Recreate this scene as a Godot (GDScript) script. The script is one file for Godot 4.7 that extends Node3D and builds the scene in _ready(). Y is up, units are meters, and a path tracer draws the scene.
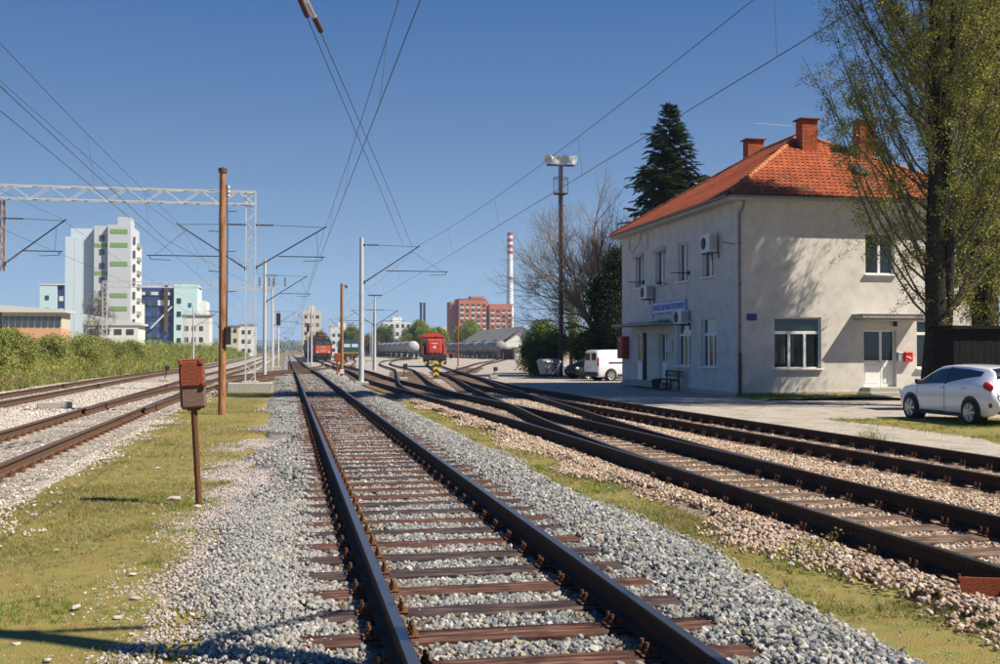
extends Node3D
# World: x right across the tracks, y up, -z along the tracks (D = -z metres ahead). Sleeper tops at y = 0.

class Geo:
	var v := PackedVector3Array()
	var n := PackedVector3Array()
	var c := PackedColorArray()
	var uv := PackedVector2Array()
	var col := Color.WHITE
	func t3(a: Vector3, b: Vector3, d: Vector3, na: Vector3, nb: Vector3, nd: Vector3) -> void:
		if (b - a).cross(d - a).dot(na + nb + nd) > 0.0:
			v.append(a); v.append(d); v.append(b); n.append(na); n.append(nd); n.append(nb)
		else:
			v.append(a); v.append(b); v.append(d); n.append(na); n.append(nb); n.append(nd)
		c.append(col); c.append(col); c.append(col)
	func t(a: Vector3, b: Vector3, d: Vector3, out := Vector3.ZERO) -> void:
		var m := (b - a).cross(d - a)
		if m.length_squared() < 1e-16: return
		m = m.normalized()
		if out != Vector3.ZERO and m.dot(out) < 0.0: m = -m
		t3(a, b, d, m, m, m)
	func q(a: Vector3, b: Vector3, d: Vector3, e: Vector3, out := Vector3.ZERO) -> void:
		t(a, b, d, out); t(a, d, e, out)
	func box(ctr: Vector3, s: Vector3, b := Basis.IDENTITY) -> void:
		var x := b.x * s.x * .5
		var y := b.y * s.y * .5
		var z := b.z * s.z * .5
		for f in [[x, y, z], [y, z, x], [z, x, y]]:
			var p: Vector3 = f[0]
			var u: Vector3 = f[1]
			var w: Vector3 = f[2]
			for sg in [1.0, -1.0]:
				var o: Vector3 = ctr + p * sg
				q(o + u + w, o - u + w, o - u - w, o + u - w, p * sg)
	func bbox(ctr: Vector3, s: Vector3, r: float, b := Basis.IDENTITY) -> void:
		var h := s * .5
		r = minf(r, minf(h.x, minf(h.y, h.z)) * .95)
		var ax := [b.x, b.y, b.z]
		var hh := [h.x, h.y, h.z]
		for i in 3:
			var j := (i + 1) % 3
			var k := (i + 2) % 3
			var ii: Vector3 = ax[i]
			var jj: Vector3 = ax[j]
			var kk: Vector3 = ax[k]
			for s1 in [1.0, -1.0]:
				var o: Vector3 = ctr + ii * (hh[i] * s1)
				var u: Vector3 = jj * (hh[j] - r)
				var w: Vector3 = kk * (hh[k] - r)
				q(o + u + w, o - u + w, o - u - w, o + u - w, ii * s1)
				for s2 in [1.0, -1.0]:
					var e: Vector3 = kk * (hh[k] - r)
					var a: Vector3 = ctr + ii * (hh[i] * s1) + jj * ((hh[j] - r) * s2)
					var d: Vector3 = ctr + ii * ((hh[i] - r) * s1) + jj * (hh[j] * s2)
					q(a + e, a - e, d - e, d + e, ii * s1 + jj * s2)
		for sx in [1.0, -1.0]:
			for sy in [1.0, -1.0]:
				for sz in [1.0, -1.0]:
					var X: Vector3 = b.x * sx
					var Y: Vector3 = b.y * sy
					var Z: Vector3 = b.z * sz
					t(ctr + X * h.x + Y * (h.y - r) + Z * (h.z - r), ctr + X * (h.x - r) + Y * h.y + Z * (h.z - r), ctr + X * (h.x - r) + Y * (h.y - r) + Z * h.z, X + Y + Z)
	func tube(pts: Array, rad, sides := 8, cap := true) -> void:
		var rings := []
		var m := pts.size()
		var up := Vector3.ZERO
		for i in m:
			var p: Vector3 = pts[i]
			var dir: Vector3 = ((pts[mini(i + 1, m - 1)] as Vector3) - (pts[maxi(i - 1, 0)] as Vector3)).normalized()
			if up == Vector3.ZERO: up = Vector3.RIGHT if absf(dir.y) > .9 else Vector3.UP
			var s := dir.cross(up).normalized()
			up = s.cross(dir).normalized()
			var r: float = rad[i] if rad is Array else rad
			var ring := []
			for k in sides:
				var a := TAU * k / sides
				var o: Vector3 = s * cos(a) + up * sin(a)
				ring.append([p + o * r, o])
			rings.append(ring)
		for i in m - 1:
			for k in sides:
				var k2 := (k + 1) % sides
				var a = rings[i][k]
				var b = rings[i][k2]
				var d = rings[i + 1][k2]
				var e = rings[i + 1][k]
				t3(a[0], b[0], d[0], a[1], b[1], d[1])
				t3(a[0], d[0], e[0], a[1], d[1], e[1])
		if cap:
			for en in [0, m - 1]:
				var o2: Vector3 = (pts[en] as Vector3) - (pts[1 if en == 0 else m - 2] as Vector3)
				for k in range(1, sides - 1): t(rings[en][0][0], rings[en][k][0], rings[en][k + 1][0], o2)
	func bar(a: Vector3, b: Vector3, w: float, h := -1.0) -> void:
		var d := b - a
		var z := d.normalized()
		var x := (Vector3.UP if absf(z.y) < .95 else Vector3.RIGHT).cross(z).normalized()
		var y := z.cross(x)
		box((a + b) * .5, Vector3(w, w if h < 0 else h, d.length()), Basis(x, y, z))
	func lathe(prof: Array, segs := 16, at := Vector3.ZERO, b := Basis.IDENTITY, smooth := true) -> void:
		for i in prof.size() - 1:
			var p: Vector2 = prof[i]
			var w: Vector2 = prof[i + 1]
			var fl := Vector2(w.y - p.y, p.x - w.x).normalized()
			var n0 := fl
			var n1 := fl
			if smooth and i > 0:
				var a: Vector2 = prof[i - 1]
				var f2 := Vector2(p.y - a.y, a.x - p.x).normalized()
				if f2.dot(fl) > .6: n0 = (fl + f2).normalized()
			if smooth and i < prof.size() - 2:
				var a: Vector2 = prof[i + 2]
				var f2 := Vector2(a.y - w.y, w.x - a.x).normalized()
				if f2.dot(fl) > .6: n1 = (fl + f2).normalized()
			for k in segs:
				var c0 := Vector3(cos(TAU * k / segs), 0, sin(TAU * k / segs))
				var c1 := Vector3(cos(TAU * (k + 1) / segs), 0, sin(TAU * (k + 1) / segs))
				var A: Vector3 = at + b * (c0 * p.x + Vector3.UP * p.y)
				var B: Vector3 = at + b * (c1 * p.x + Vector3.UP * p.y)
				var C: Vector3 = at + b * (c1 * w.x + Vector3.UP * w.y)
				var E: Vector3 = at + b * (c0 * w.x + Vector3.UP * w.y)
				var na: Vector3 = b * (c0 * n0.x + Vector3.UP * n0.y)
				var nb: Vector3 = b * (c1 * n0.x + Vector3.UP * n0.y)
				var nc: Vector3 = b * (c1 * n1.x + Vector3.UP * n1.y)
				var ne: Vector3 = b * (c0 * n1.x + Vector3.UP * n1.y)
				if p.x > 1e-5: t3(A, B, C, na, nb, nc)
				if w.x > 1e-5: t3(A, C, E, na, nc, ne)
	func prism(poly: PackedVector2Array, depth: float, at := Vector3.ZERO, b := Basis.IDENTITY) -> void:
		# poly in b.x / b.y, extruded from at along b.z by depth
		var ix := Geometry2D.triangulate_polygon(poly)
		var z := b.z * depth
		for i in range(0, ix.size(), 3):
			var a := at + b.x * poly[ix[i]].x + b.y * poly[ix[i]].y
			var d := at + b.x * poly[ix[i + 1]].x + b.y * poly[ix[i + 1]].y
			var e := at + b.x * poly[ix[i + 2]].x + b.y * poly[ix[i + 2]].y
			t(a, d, e, -z); t(a + z, d + z, e + z, z)
		var cw := Geometry2D.is_polygon_clockwise(poly)
		for i in poly.size():
			var p := poly[i]
			var w := poly[(i + 1) % poly.size()]
			var o := Vector2(w.y - p.y, p.x - w.x) * (-1.0 if cw else 1.0)
			var a := at + b.x * p.x + b.y * p.y
			var d := at + b.x * w.x + b.y * w.y
			q(a, d, d + z, a + z, b.x * o.x + b.y * o.y)
	func mesh() -> ArrayMesh:
		var m := ArrayMesh.new()
		if v.is_empty(): return m
		var arr := []
		arr.resize(Mesh.ARRAY_MAX)
		arr[Mesh.ARRAY_VERTEX] = v
		arr[Mesh.ARRAY_NORMAL] = n
		arr[Mesh.ARRAY_COLOR] = c
		m.add_surface_from_arrays(Mesh.PRIMITIVE_TRIANGLES, arr)
		return m

var rng := RandomNumberGenerator.new()
var M := {}
var used := {}
var MESH := {}
var noise := FastNoiseLite.new()

func lin(r: float, g: float, b: float, a := 1.0) -> Color:
	var k := Color(r, g, b).linear_to_srgb()
	k.a = a
	return k

func smat(key: String, k: Color, rough := .8, metal := 0.0, spec := .5) -> StandardMaterial3D:
	var m := StandardMaterial3D.new()
	m.resource_name = key
	m.albedo_color = k
	m.roughness = rough
	m.metallic = metal
	m.metallic_specular = spec
	M[key] = m
	return m

func ntex(sd: int, freq: float, cols: Array, offs: Array, kind := FastNoiseLite.TYPE_SIMPLEX, size := 512, oct := 4) -> NoiseTexture2D:
	var f := FastNoiseLite.new()
	f.seed = sd; f.frequency = freq; f.noise_type = kind
	if kind == FastNoiseLite.TYPE_CELLULAR:
		f.cellular_return_type = FastNoiseLite.RETURN_CELL_VALUE
		f.fractal_type = FastNoiseLite.FRACTAL_NONE
	else:
		f.fractal_octaves = oct
	var t := NoiseTexture2D.new()
	t.width = size; t.height = size; t.seamless = true; t.noise = f
	t.seamless_blend_skirt = .15
	if cols.size():
		var g := Gradient.new()
		g.offsets = PackedFloat32Array(offs)
		g.colors = PackedColorArray(cols)
		t.color_ramp = g
	return t

func cell_bump(sd: int, freq: float, size := 512) -> NoiseTexture2D:
	var f := FastNoiseLite.new()
	f.seed = sd; f.frequency = freq; f.noise_type = FastNoiseLite.TYPE_CELLULAR
	f.cellular_return_type = FastNoiseLite.RETURN_DISTANCE
	f.fractal_type = FastNoiseLite.FRACTAL_NONE
	var t := NoiseTexture2D.new()
	t.width = size; t.height = size; t.seamless = true; t.noise = f; t.invert = true
	return t

# a mottled procedural surface laid in metres (triplanar), with patches of a second, coarser pattern over it
func surf(key: String, sd: int, cols: Array, offs: Array, freq: float, metres: float, rough := .9, bump_cm := 0.0, kind := FastNoiseLite.TYPE_SIMPLEX, patch := [], patch_m := 9.0, size := 512, stretch := Vector3.ONE) -> StandardMaterial3D:
	var m := smat(key, Color.WHITE, rough)
	m.albedo_texture = ntex(sd, freq, cols, offs, kind, size)
	m.uv1_triplanar = true
	m.uv1_world_triplanar = true
	m.uv1_scale = stretch / metres
	m.metallic_specular = .3
	if bump_cm > 0.0:
		m.heightmap_enabled = true
		m.heightmap_texture = cell_bump(sd, freq, size) if kind == FastNoiseLite.TYPE_CELLULAR else ntex(sd + 7, freq * 1.3, [], [], FastNoiseLite.TYPE_SIMPLEX, size)
		m.heightmap_scale = bump_cm
	if patch.size():
		m.detail_enabled = true
		m.detail_blend_mode = BaseMaterial3D.BLEND_MODE_MUL
		m.detail_uv_layer = BaseMaterial3D.DETAIL_UV_2
		m.uv2_triplanar = true
		m.uv2_world_triplanar = true
		m.uv2_scale = Vector3.ONE / patch_m
		m.detail_albedo = ntex(sd + 31, .012, patch, [0.0, .45, 1.0] if patch.size() == 3 else [0.0, 1.0], FastNoiseLite.TYPE_SIMPLEX, 512, 5)
	return m

func numbered(called: String) -> String:
	var k: int = used.get(called, -1) + 1
	used[called] = k
	return called if k == 0 else "%s_%03d" % [called, k]

func tag(o: Node, label: String, cat: String, group := "", kind := "") -> Node:
	o.set_meta("label", label)
	if cat: o.set_meta("category", cat)
	if group: o.set_meta("group", group)
	if kind: o.set_meta("kind", kind)
	return o

func thing(called: String, label: String, cat: String, at := Vector3.ZERO, turn := 0.0, group := "") -> Node3D:
	var o := Node3D.new()
	o.name = numbered(called)
	add_child(o)
	o.position = at
	o.rotation.y = turn
	tag(o, label, cat, group)
	return o

func part(parent: Node, called: String, g: Geo, m: Material) -> MeshInstance3D:
	return put(parent, called, g.mesh(), m)

func put(parent: Node, called: String, mesh: Mesh, m: Material, at := Transform3D.IDENTITY) -> MeshInstance3D:
	var o := MeshInstance3D.new()
	o.mesh = mesh
	o.material_override = m
	o.transform = at
	if parent == self: called = numbered(called)
	o.name = called
	parent.add_child(o, true)
	return o

func setting(called: String, g: Geo, m: Material, label: String) -> MeshInstance3D:
	var o := put(self, called, g.mesh(), m)
	tag(o, label, "", "", "structure")
	o.set_meta("category", called.replace("_", " "))
	return o

func scatter(parent: Node, called: String, mesh: Mesh, m: Material, xf: Array, cols: Array) -> MultiMeshInstance3D:
	var mm := MultiMesh.new()
	mm.transform_format = MultiMesh.TRANSFORM_3D
	mm.use_colors = true
	mm.mesh = mesh
	mm.instance_count = xf.size()
	for i in xf.size():
		mm.set_instance_transform(i, xf[i])
		mm.set_instance_color(i, cols[i])
	var o := MultiMeshInstance3D.new()
	o.multimesh = mm
	o.material_override = m
	o.name = called
	parent.add_child(o, true)
	o.set_meta("kind", "stuff")
	return o

func dup(o: Node3D, called: String, label: String, at: Vector3, turn := 0.0) -> Node3D:
	var r: Node3D = o.duplicate()
	r.name = numbered(called)
	add_child(r)
	r.position = at
	r.rotation.y = turn
	r.set_meta("label", label)
	return r

func fall(D: float) -> float:
	return -.3 * smoothstep(60.0, 130.0, D)

func P(x: float, y: float, D: float) -> Vector3:
	return Vector3(x, y + fall(D), -D)

# ---------------------------------------------------------------- materials
func make_materials() -> void:
	var CELL := FastNoiseLite.TYPE_CELLULAR
	var W := [lin(.62, .62, .62), lin(.95, .94, .92), lin(1, 1, 1)]
	surf("earth", 11, [lin(.13, .10, .06), lin(.2, .165, .10), lin(.27, .235, .16)], [0.0, .5, 1.0], .02, 3.0, .95, .8, FastNoiseLite.TYPE_SIMPLEX, W, 23.0)
	surf("turf", 21, [lin(.14, .115, .045), lin(.265, .222, .06), lin(.335, .268, .1), lin(.42, .355, .2)], [0.2, .45, .62, .85], .11, 1.7, .95, 1.2, FastNoiseLite.TYPE_SIMPLEX, [lin(.62, .8, .52), lin(.95, .99, .88), lin(.97, .82, .79)], 2.3, 1024)
	surf("bed_grey", 31, [lin(.06, .06, .06), lin(.19, .195, .2), lin(.3, .3, .29), lin(.4, .38, .34)], [0.0, .35, .7, 1.0], .055, 1.6, .95, 2.0, CELL, W, 11.0, 1024)
	surf("bed_pink", 41, [lin(.10, .065, .045), lin(.27, .19, .14), lin(.4, .31, .25), lin(.5, .43, .37)], [0.0, .35, .7, 1.0], .055, 1.7, .95, 2.0, CELL, W, 13.0, 1024)
	surf("bed_pale", 51, [lin(.14, .115, .09), lin(.34, .3, .26), lin(.46, .42, .37), lin(.55, .51, .47)], [0.0, .35, .7, 1.0], .055, 1.5, .95, 2.0, CELL, W, 12.0, 1024)
	surf("yard", 61, [lin(.2, .175, .145), lin(.35, .315, .265), lin(.45, .405, .345), lin(.54, .49, .43)], [0.0, .4, .7, 1.0], .09, 1.9, .95, .6, CELL, W, 7.0, 1024)
	surf("sleeper_red", 71, [lin(.035, .02, .018), lin(.085, .042, .032), lin(.15, .072, .045), lin(.23, .15, .11)], [0.1, .45, .7, 1.0], .02, .7, .75, .5, FastNoiseLite.TYPE_SIMPLEX, [lin(.45, .45, .5), lin(.95, .95, .95), lin(1, 1, 1)], 1.9, 512, Vector3(.12, 1, 1))
	surf("sleeper_brown", 72, [lin(.06, .04, .03), lin(.13, .085, .06), lin(.2, .14, .1), lin(.27, .21, .17)], [0.1, .45, .7, 1.0], .02, .7, .85, .5, FastNoiseLite.TYPE_SIMPLEX, [lin(.5, .5, .5), lin(.95, .95, .95), lin(1, 1, 1)], 1.7, 512, Vector3(.12, 1, 1))
	surf("sleeper_dark", 76, [lin(.022, .016, .016), lin(.05, .033, .03), lin(.09, .06, .05), lin(.16, .12, .1)], [0.1, .45, .7, 1.0], .02, .7, .6, .5, FastNoiseLite.TYPE_SIMPLEX, [], 1.7, 512, Vector3(.12, 1, 1))
	surf("rail_rust", 73, [lin(.018, .012, .01), lin(.042, .023, .015), lin(.08, .042, .026)], [0.0, .5, 1.0], .03, .5, .8, .1)
	surf("rust", 74, [lin(.05, .025, .016), lin(.14, .06, .03), lin(.25, .12, .06)], [0.1, .5, .95], .03, .3, .85, .15)
	smat("rail_top", lin(.2, .195, .2), .32, .9)
	smat("rail_top_dull", lin(.13, .11, .1), .45, .6)
	smat("stone", Color.WHITE, .9).vertex_color_use_as_albedo = true
	smat("leaf", Color.WHITE, .6, 0, .3).vertex_color_use_as_albedo = true
	M.leaf.backlight_enabled = true
	M.leaf.backlight = Color(.5, .55, .3)
	smat("needle", Color.WHITE, .7, 0, .2).vertex_color_use_as_albedo = true
	surf("bark_poplar", 81, [lin(.014, .011, .008), lin(.045, .035, .024), lin(.1, .082, .058)], [0.1, .55, 1.0], .03, .8, .95, 3.0, FastNoiseLite.TYPE_SIMPLEX, [], 9.0, 512, Vector3(1, .25, 1))
	surf("bark_grey", 82, [lin(.06, .048, .036), lin(.12, .1, .08), lin(.2, .17, .14)], [0.1, .55, 1.0], .03, .8, .95, .5)
	surf("stucco", 91, [lin(.58, .545, .5), lin(.64, .605, .56), lin(.675, .645, .605)], [0.0, .45, 1.0], .014, 4.0, .92, .15, FastNoiseLite.TYPE_SIMPLEX, [lin(.85, .83, .8), lin(.97, .97, .96), lin(1, 1, 1)], 8.0)
	surf("plinth", 92, [lin(.3, .26, .21), lin(.42, .37, .3), lin(.5, .45, .38)], [0.0, .45, 1.0], .03, 2.0, .95, .4)
	var tm := smat("tile", Color.WHITE, .75, 0, .35)
	tm.vertex_color_use_as_albedo = true
	smat("white_paint", lin(.78, .78, .76), .4)
	smat("white_metal", lin(.62, .63, .63), .45, .1)
	smat("zinc", lin(.4, .41, .42), .5, .4)
	smat("gutter", lin(.17, .175, .18), .5, .3)
	smat("hill", lin(.09, .11, .09), .95)
	surf("rail_brown", 77, [lin(.05, .03, .02), lin(.11, .065, .042), lin(.17, .11, .075)], [0.0, .5, 1.0], .03, .5, .85, .1)
	smat("grey_trim", lin(.45, .45, .43), .7)
	surf("concrete", 93, [lin(.25, .24, .21), lin(.36, .345, .31), lin(.45, .43, .39)], [0.0, .5, 1.0], .03, 1.5, .9, .3)
	surf("wood_pole", 94, [lin(.16, .07, .03), lin(.33, .155, .07), lin(.43, .225, .115)], [0.05, .5, 1.0], .02, .9, .85, .4, FastNoiseLite.TYPE_SIMPLEX, [], 9.0, 512, Vector3(1, .12, 1))
	surf("galvanised", 95, [lin(.42, .44, .46), lin(.55, .57, .59), lin(.63, .65, .66)], [0.0, .5, 1.0], .03, .6, .5, 0.0)
	M.galvanised.metallic = .15
	smat("dark_metal", lin(.03, .03, .032), .6, .2)
	smat("mast_brown", lin(.1, .06, .045), .75)
	smat("porcelain", lin(.07, .03, .022), .25)
	smat("porcelain_pale", lin(.6, .5, .38), .3)
	smat("wire", lin(.07, .075, .075), .6, .2)
	smat("wire_copper", lin(.06, .05, .045), .5, .5)
	var gl := smat("glass", Color(.2, .25, .26, .35), .03, 0, .5)
	gl.transparency = BaseMaterial3D.TRANSPARENCY_ALPHA
	smat("far_glass", lin(.045, .055, .07), .08, 0, .7)
	smat("car_glass", lin(.012, .015, .018), .04, 0, .7)
	smat("curtain", lin(.55, .53, .47), .9)
	smat("dim_wall", lin(.3, .29, .27), .9)
	var cw := smat("car_white", lin(.74, .76, .78), .3)
	cw.clearcoat_enabled = true; cw.clearcoat = 1.0; cw.clearcoat_roughness = .05
	smat("tyre", lin(.012, .012, .012), .85)
	smat("rim", lin(.45, .46, .47), .35, .6)
	smat("black_plastic", lin(.015, .015, .016), .6)
	smat("lamp_red", lin(.35, .012, .014), .15)
	smat("number_plate", lin(.7, .7, .68), .4)
	surf("sign_red", 96, [lin(.3, .035, .02), lin(.42, .06, .03)], [0.0, 1.0], .03, .6, .55, 0.0)
	smat("red_gloss", lin(.62, .03, .02), .35)
	smat("loco_red", lin(.60, .05, .03), .45)
	smat("loco_orange", lin(.52, .10, .05), .5)
	smat("loco_maroon", lin(.16, .03, .025), .5)
	smat("loco_dark", lin(.02, .02, .022), .6)
	smat("loco_green", lin(.02, .075, .05), .5)
	smat("loco_yellow", lin(.62, .4, .03), .5)
	surf("tank_grey", 97, [lin(.11, .11, .11), lin(.24, .24, .235), lin(.34, .335, .325)], [0.0, .5, 1.0], .012, 4.0, .55, 0.0)
	surf("tank_mid", 106, [lin(.1, .1, .1), lin(.22, .22, .22), lin(.33, .33, .32)], [0.0, .5, 1.0], .014, 3.5, .5, 0.0)
	surf("tank_light", 98, [lin(.24, .24, .235), lin(.4, .395, .385), lin(.5, .495, .48)], [0.0, .5, 1.0], .012, 4.0, .5, 0.0)
	smat("tower_blue", lin(.54, .65, .74), .8)
	smat("tower_grey", lin(.5, .535, .59), .8)
	smat("tower_green", lin(.2, .33, .13), .8)
	smat("cyan_wall", lin(.52, .71, .74), .8)
	smat("navy_wall", lin(.035, .06, .17), .5)
	smat("navy_mid", lin(.05, .11, .27), .5)
	smat("white_wall", lin(.66, .66, .63), .85)
	smat("cream_wall", lin(.55, .5, .4), .85)
	smat("orange_wall", lin(.62, .36, .21), .85)
	smat("grey_roof", lin(.15, .145, .14), .9)
	smat("brick_wall", lin(.47, .165, .1), .9)
	smat("brick_dark", lin(.13, .05, .04), .9)
	smat("pale_panel", lin(.66, .56, .45), .85)
	smat("chimney_white", lin(.75, .75, .75), .8)
	smat("chimney_red", lin(.42, .03, .05), .8)
	surf("shed_black", 99, [lin(.004, .0036, .0034), lin(.008, .007, .0065), lin(.014, .012, .01)], [0.0, .5, 1.0], .02, 1.2, .9, .3, FastNoiseLite.TYPE_SIMPLEX, [], 9.0, 512, Vector3(1, .2, 1))
	surf("rusty_paint", 101, [lin(.07, .03, .02), lin(.22, .055, .03), lin(.33, .09, .05)], [0.1, .5, .9], .025, .35, .75, .1)
	surf("peeling", 102, [lin(.11, .035, .022), lin(.17, .115, .085), lin(.24, .2, .165)], [0.3, .5, .8], .03, .25, .8, .1)
	surf("plate_rust", 103, [lin(.1, .03, .018), lin(.33, .085, .035), lin(.42, .13, .06)], [0.1, .5, .9], .03, .3, .75, .1)
	smat("bin_grey", lin(.38, .39, .39), .5, .3)
	smat("sign_blue", lin(.06, .12, .45), .5)
	smat("sign_white", lin(.5, .56, .72), .5)
	smat("board_paper", lin(.5, .52, .55), .6)
	smat("copper_brown", lin(.13, .07, .045), .6)
	surf("stone_pale", 104, [lin(.34, .31, .27), lin(.5, .47, .43)], [0.0, 1.0], .03, .3, .9, .3)
	surf("sleeper_pale", 75, [lin(.1, .085, .07), lin(.24, .21, .18), lin(.36, .33, .29), lin(.44, .41, .37)], [0.1, .45, .7, 1.0], .02, .7, .9, .5)
	smat("bark_bare", lin(.21, .165, .13), .95)
	surf("roof_sheet", 105, [lin(.12, .115, .11), lin(.2, .19, .18), lin(.26, .25, .235)], [0.0, .5, 1.0], .02, 9.0, .9, 0.0)
	smat("plaster_old", lin(.4, .36, .3), .95)

# ---------------------------------------------------------------- small shared meshes
func stone_mesh(sd: int) -> ArrayMesh:
	var r := RandomNumberGenerator.new()
	r.seed = sd
	var f := (1.0 + sqrt(5.0)) / 2.0
	var p := []
	for a in [[-1, f, 0], [1, f, 0], [-1, -f, 0], [1, -f, 0], [0, -1, f], [0, 1, f], [0, -1, -f], [0, 1, -f], [f, 0, -1], [f, 0, 1], [-f, 0, -1], [-f, 0, 1]]:
		var q := Vector3(a[0], a[1], a[2]).normalized() * r.randf_range(.62, 1.18)
		p.append(Vector3(q.x, q.y * .72, q.z * r.randf_range(.75, .95)) * .5)
	var g := Geo.new()
	for i in [[0, 11, 5], [0, 5, 1], [0, 1, 7], [0, 7, 10], [0, 10, 11], [1, 5, 9], [5, 11, 4], [11, 10, 2], [10, 7, 6], [7, 1, 8], [3, 9, 4], [3, 4, 2], [3, 2, 6], [3, 6, 8], [3, 8, 9], [4, 9, 5], [2, 4, 11], [6, 2, 10], [8, 6, 7], [9, 8, 1]]:
		g.t(p[i[0]], p[i[1]], p[i[2]], p[i[0]] + p[i[1]] + p[i[2]])
	return g.mesh()

func tuft_mesh(sd: int, blades: int, h: float, spread: float, w: float) -> ArrayMesh:
	var r := RandomNumberGenerator.new()
	r.seed = sd
	var g := Geo.new()
	for i in blades:
		var a := r.randf() * TAU
		var o := Vector3(cos(a), 0, sin(a)) * r.randf() * spread
		var l := Vector3(r.randf_range(-1, 1), 0, r.randf_range(-1, 1)) * h * .7
		var hh := h * r.randf_range(.5, 1.0)
		var s := Vector3(-sin(a * 3), 0, cos(a * 3)) * w
		var k := r.randf_range(.75, 1.2)
		g.col = Color(k, k, k * .95)
		var mid := o + l * .35 + Vector3.UP * hh * .6
		g.t(o - s, o + s, mid + s * .6)
		g.t(o - s, mid + s * .6, mid - s * .6)
		g.t(mid - s * .6, mid + s * .6, o + l + Vector3.UP * hh)
	return g.mesh()

func leaf_mesh(sd: int, count: int, rad: float, size: float, flat := 1.0) -> ArrayMesh:
	var r := RandomNumberGenerator.new()
	r.seed = sd
	var g := Geo.new()
	for i in count:
		var o := Vector3(r.randf_range(-1, 1), r.randf_range(-1, 1) * flat, r.randf_range(-1, 1)) * rad
		var d := Vector3(r.randf_range(-1, 1), r.randf_range(-.6, .8), r.randf_range(-1, 1)).normalized()
		var s := d.cross(Vector3(r.randf_range(-1, 1), r.randf_range(-1, 1), r.randf_range(-1, 1))).normalized()
		var z := size * r.randf_range(.6, 1.2)
		var k := r.randf_range(.7, 1.25)
		g.col = Color(k, k, k)
		var tip := o + d * z
		var m := o + d * z * .45
		var u := s.cross(d) * z * .12
		g.t(o, m + s * z * .36 + u, tip)
		g.t(o, m - s * z * .36 + u, tip)
	return g.mesh()

func make_meshes() -> void:
	MESH.stones = []
	for i in 6: MESH.stones.append(stone_mesh(100 + i))
	MESH.tufts = []
	for i in 4: MESH.tufts.append(tuft_mesh(200 + i, 9, .05, .045, .0022))
	MESH.weeds = []
	for i in 3: MESH.weeds.append(tuft_mesh(220 + i, 14, .3, .10, .008))
	MESH.leaves = []
	for i in 4: MESH.leaves.append(leaf_mesh(300 + i, 9, .16, .075))
	MESH.bigleaves = []
	for i in 4: MESH.bigleaves.append(leaf_mesh(320 + i, 14, .42, .2))

# ---------------------------------------------------------------- ground
func sheet(called: String, label: String, m: Material, d0: float, d1: float, step: float, xl: float, xr: float, y: float, wob := .15, drop := .14, cols := 6, rough := .012) -> MeshInstance3D:
	var g := Geo.new()
	var rows := []
	var D := d0
	while D <= d1 + .001:
		var a := xl + noise.get_noise_2d(D * 9.0, xl * 37.0) * wob * 2.0
		var b := xr + noise.get_noise_2d(D * 9.0, xr * 53.0 + 400.0) * wob * 2.0
		var row := []
		for i in cols + 3:
			var x: float
			var yy := y
			if i == 0: x = a - .12; yy = y - drop
			elif i == cols + 2: x = b + .12; yy = y - drop
			else:
				x = lerpf(a, b, (i - 1.0) / cols)
				yy += noise.get_noise_2d(x * 40.0, D * 40.0) * rough
			row.append(P(x, yy, D))
		rows.append(row)
		D += step * (1.0 if D < 40.0 else (2.5 if D < 90.0 else 8.0))
	var nn := []
	for i in rows.size():
		var r := []
		for j in cols + 3:
			var dx: Vector3 = rows[i][mini(j + 1, cols + 2)] - rows[i][maxi(j - 1, 0)]
			var dz: Vector3 = rows[mini(i + 1, rows.size() - 1)][j] - rows[maxi(i - 1, 0)][j]
			var u := dx.cross(dz).normalized()
			r.append(u if u.y > 0 else -u)
		nn.append(r)
	for i in rows.size() - 1:
		for j in cols + 2:
			g.t3(rows[i][j], rows[i][j + 1], rows[i + 1][j + 1], nn[i][j], nn[i][j + 1], nn[i + 1][j + 1])
			g.t3(rows[i][j], rows[i + 1][j + 1], rows[i + 1][j], nn[i][j], nn[i + 1][j + 1], nn[i + 1][j])
	return setting(called, g, m, label)

func pebble(parent: Node, called: String, area: Array, per_m2: float, sz: Array, cols: Array, yfn: String, keep: String, rails := []) -> void:
	# area = [x0, x1, d0, d1]; yfn(x, D) height of the bed; keep(x, D) chance of a stone
	var n := int((area[1] - area[0]) * (area[3] - area[2]) * per_m2)
	var xf := []
	var cs := []
	for i in 6:
		xf.append([]); cs.append([])
	for i in n:
		var x := rng.randf_range(area[0], area[1])
		var D := rng.randf_range(area[2], area[3])
		if rng.randf() > shape_of(keep, x, D): continue
		var s := rng.randf_range(sz[0], sz[1])
		if rng.randf() < .08: s *= 1.35
		var b := Basis.from_euler(Vector3(rng.randf() * TAU, rng.randf() * TAU, rng.randf() * TAU)).scaled(Vector3.ONE * s)
		var y: float = shape_of(yfn, x, D)
		var k: int = rng.randi() % 6
		xf[k].append(Transform3D(b, P(x, y + s * rng.randf_range(.05, .3), D)))
		var c: Color = cols[rng.randi() % cols.size()]
		var v := rng.randf_range(.8, 1.2)
		c = Color(c.r * v, c.g * v, c.b * v)
		for r in rails:  # stones next to a rail are stained brown by rust and brake dust
			if absf(x - r) < rng.randf_range(.1, .34): c = c.lerp(Color(.105, .062, .036), rng.randf_range(.4, .95))
		cs[k].append(c)
	for k in 6: scatter(parent, called, MESH.stones[k], M.stone, xf[k], cs[k])

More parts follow.
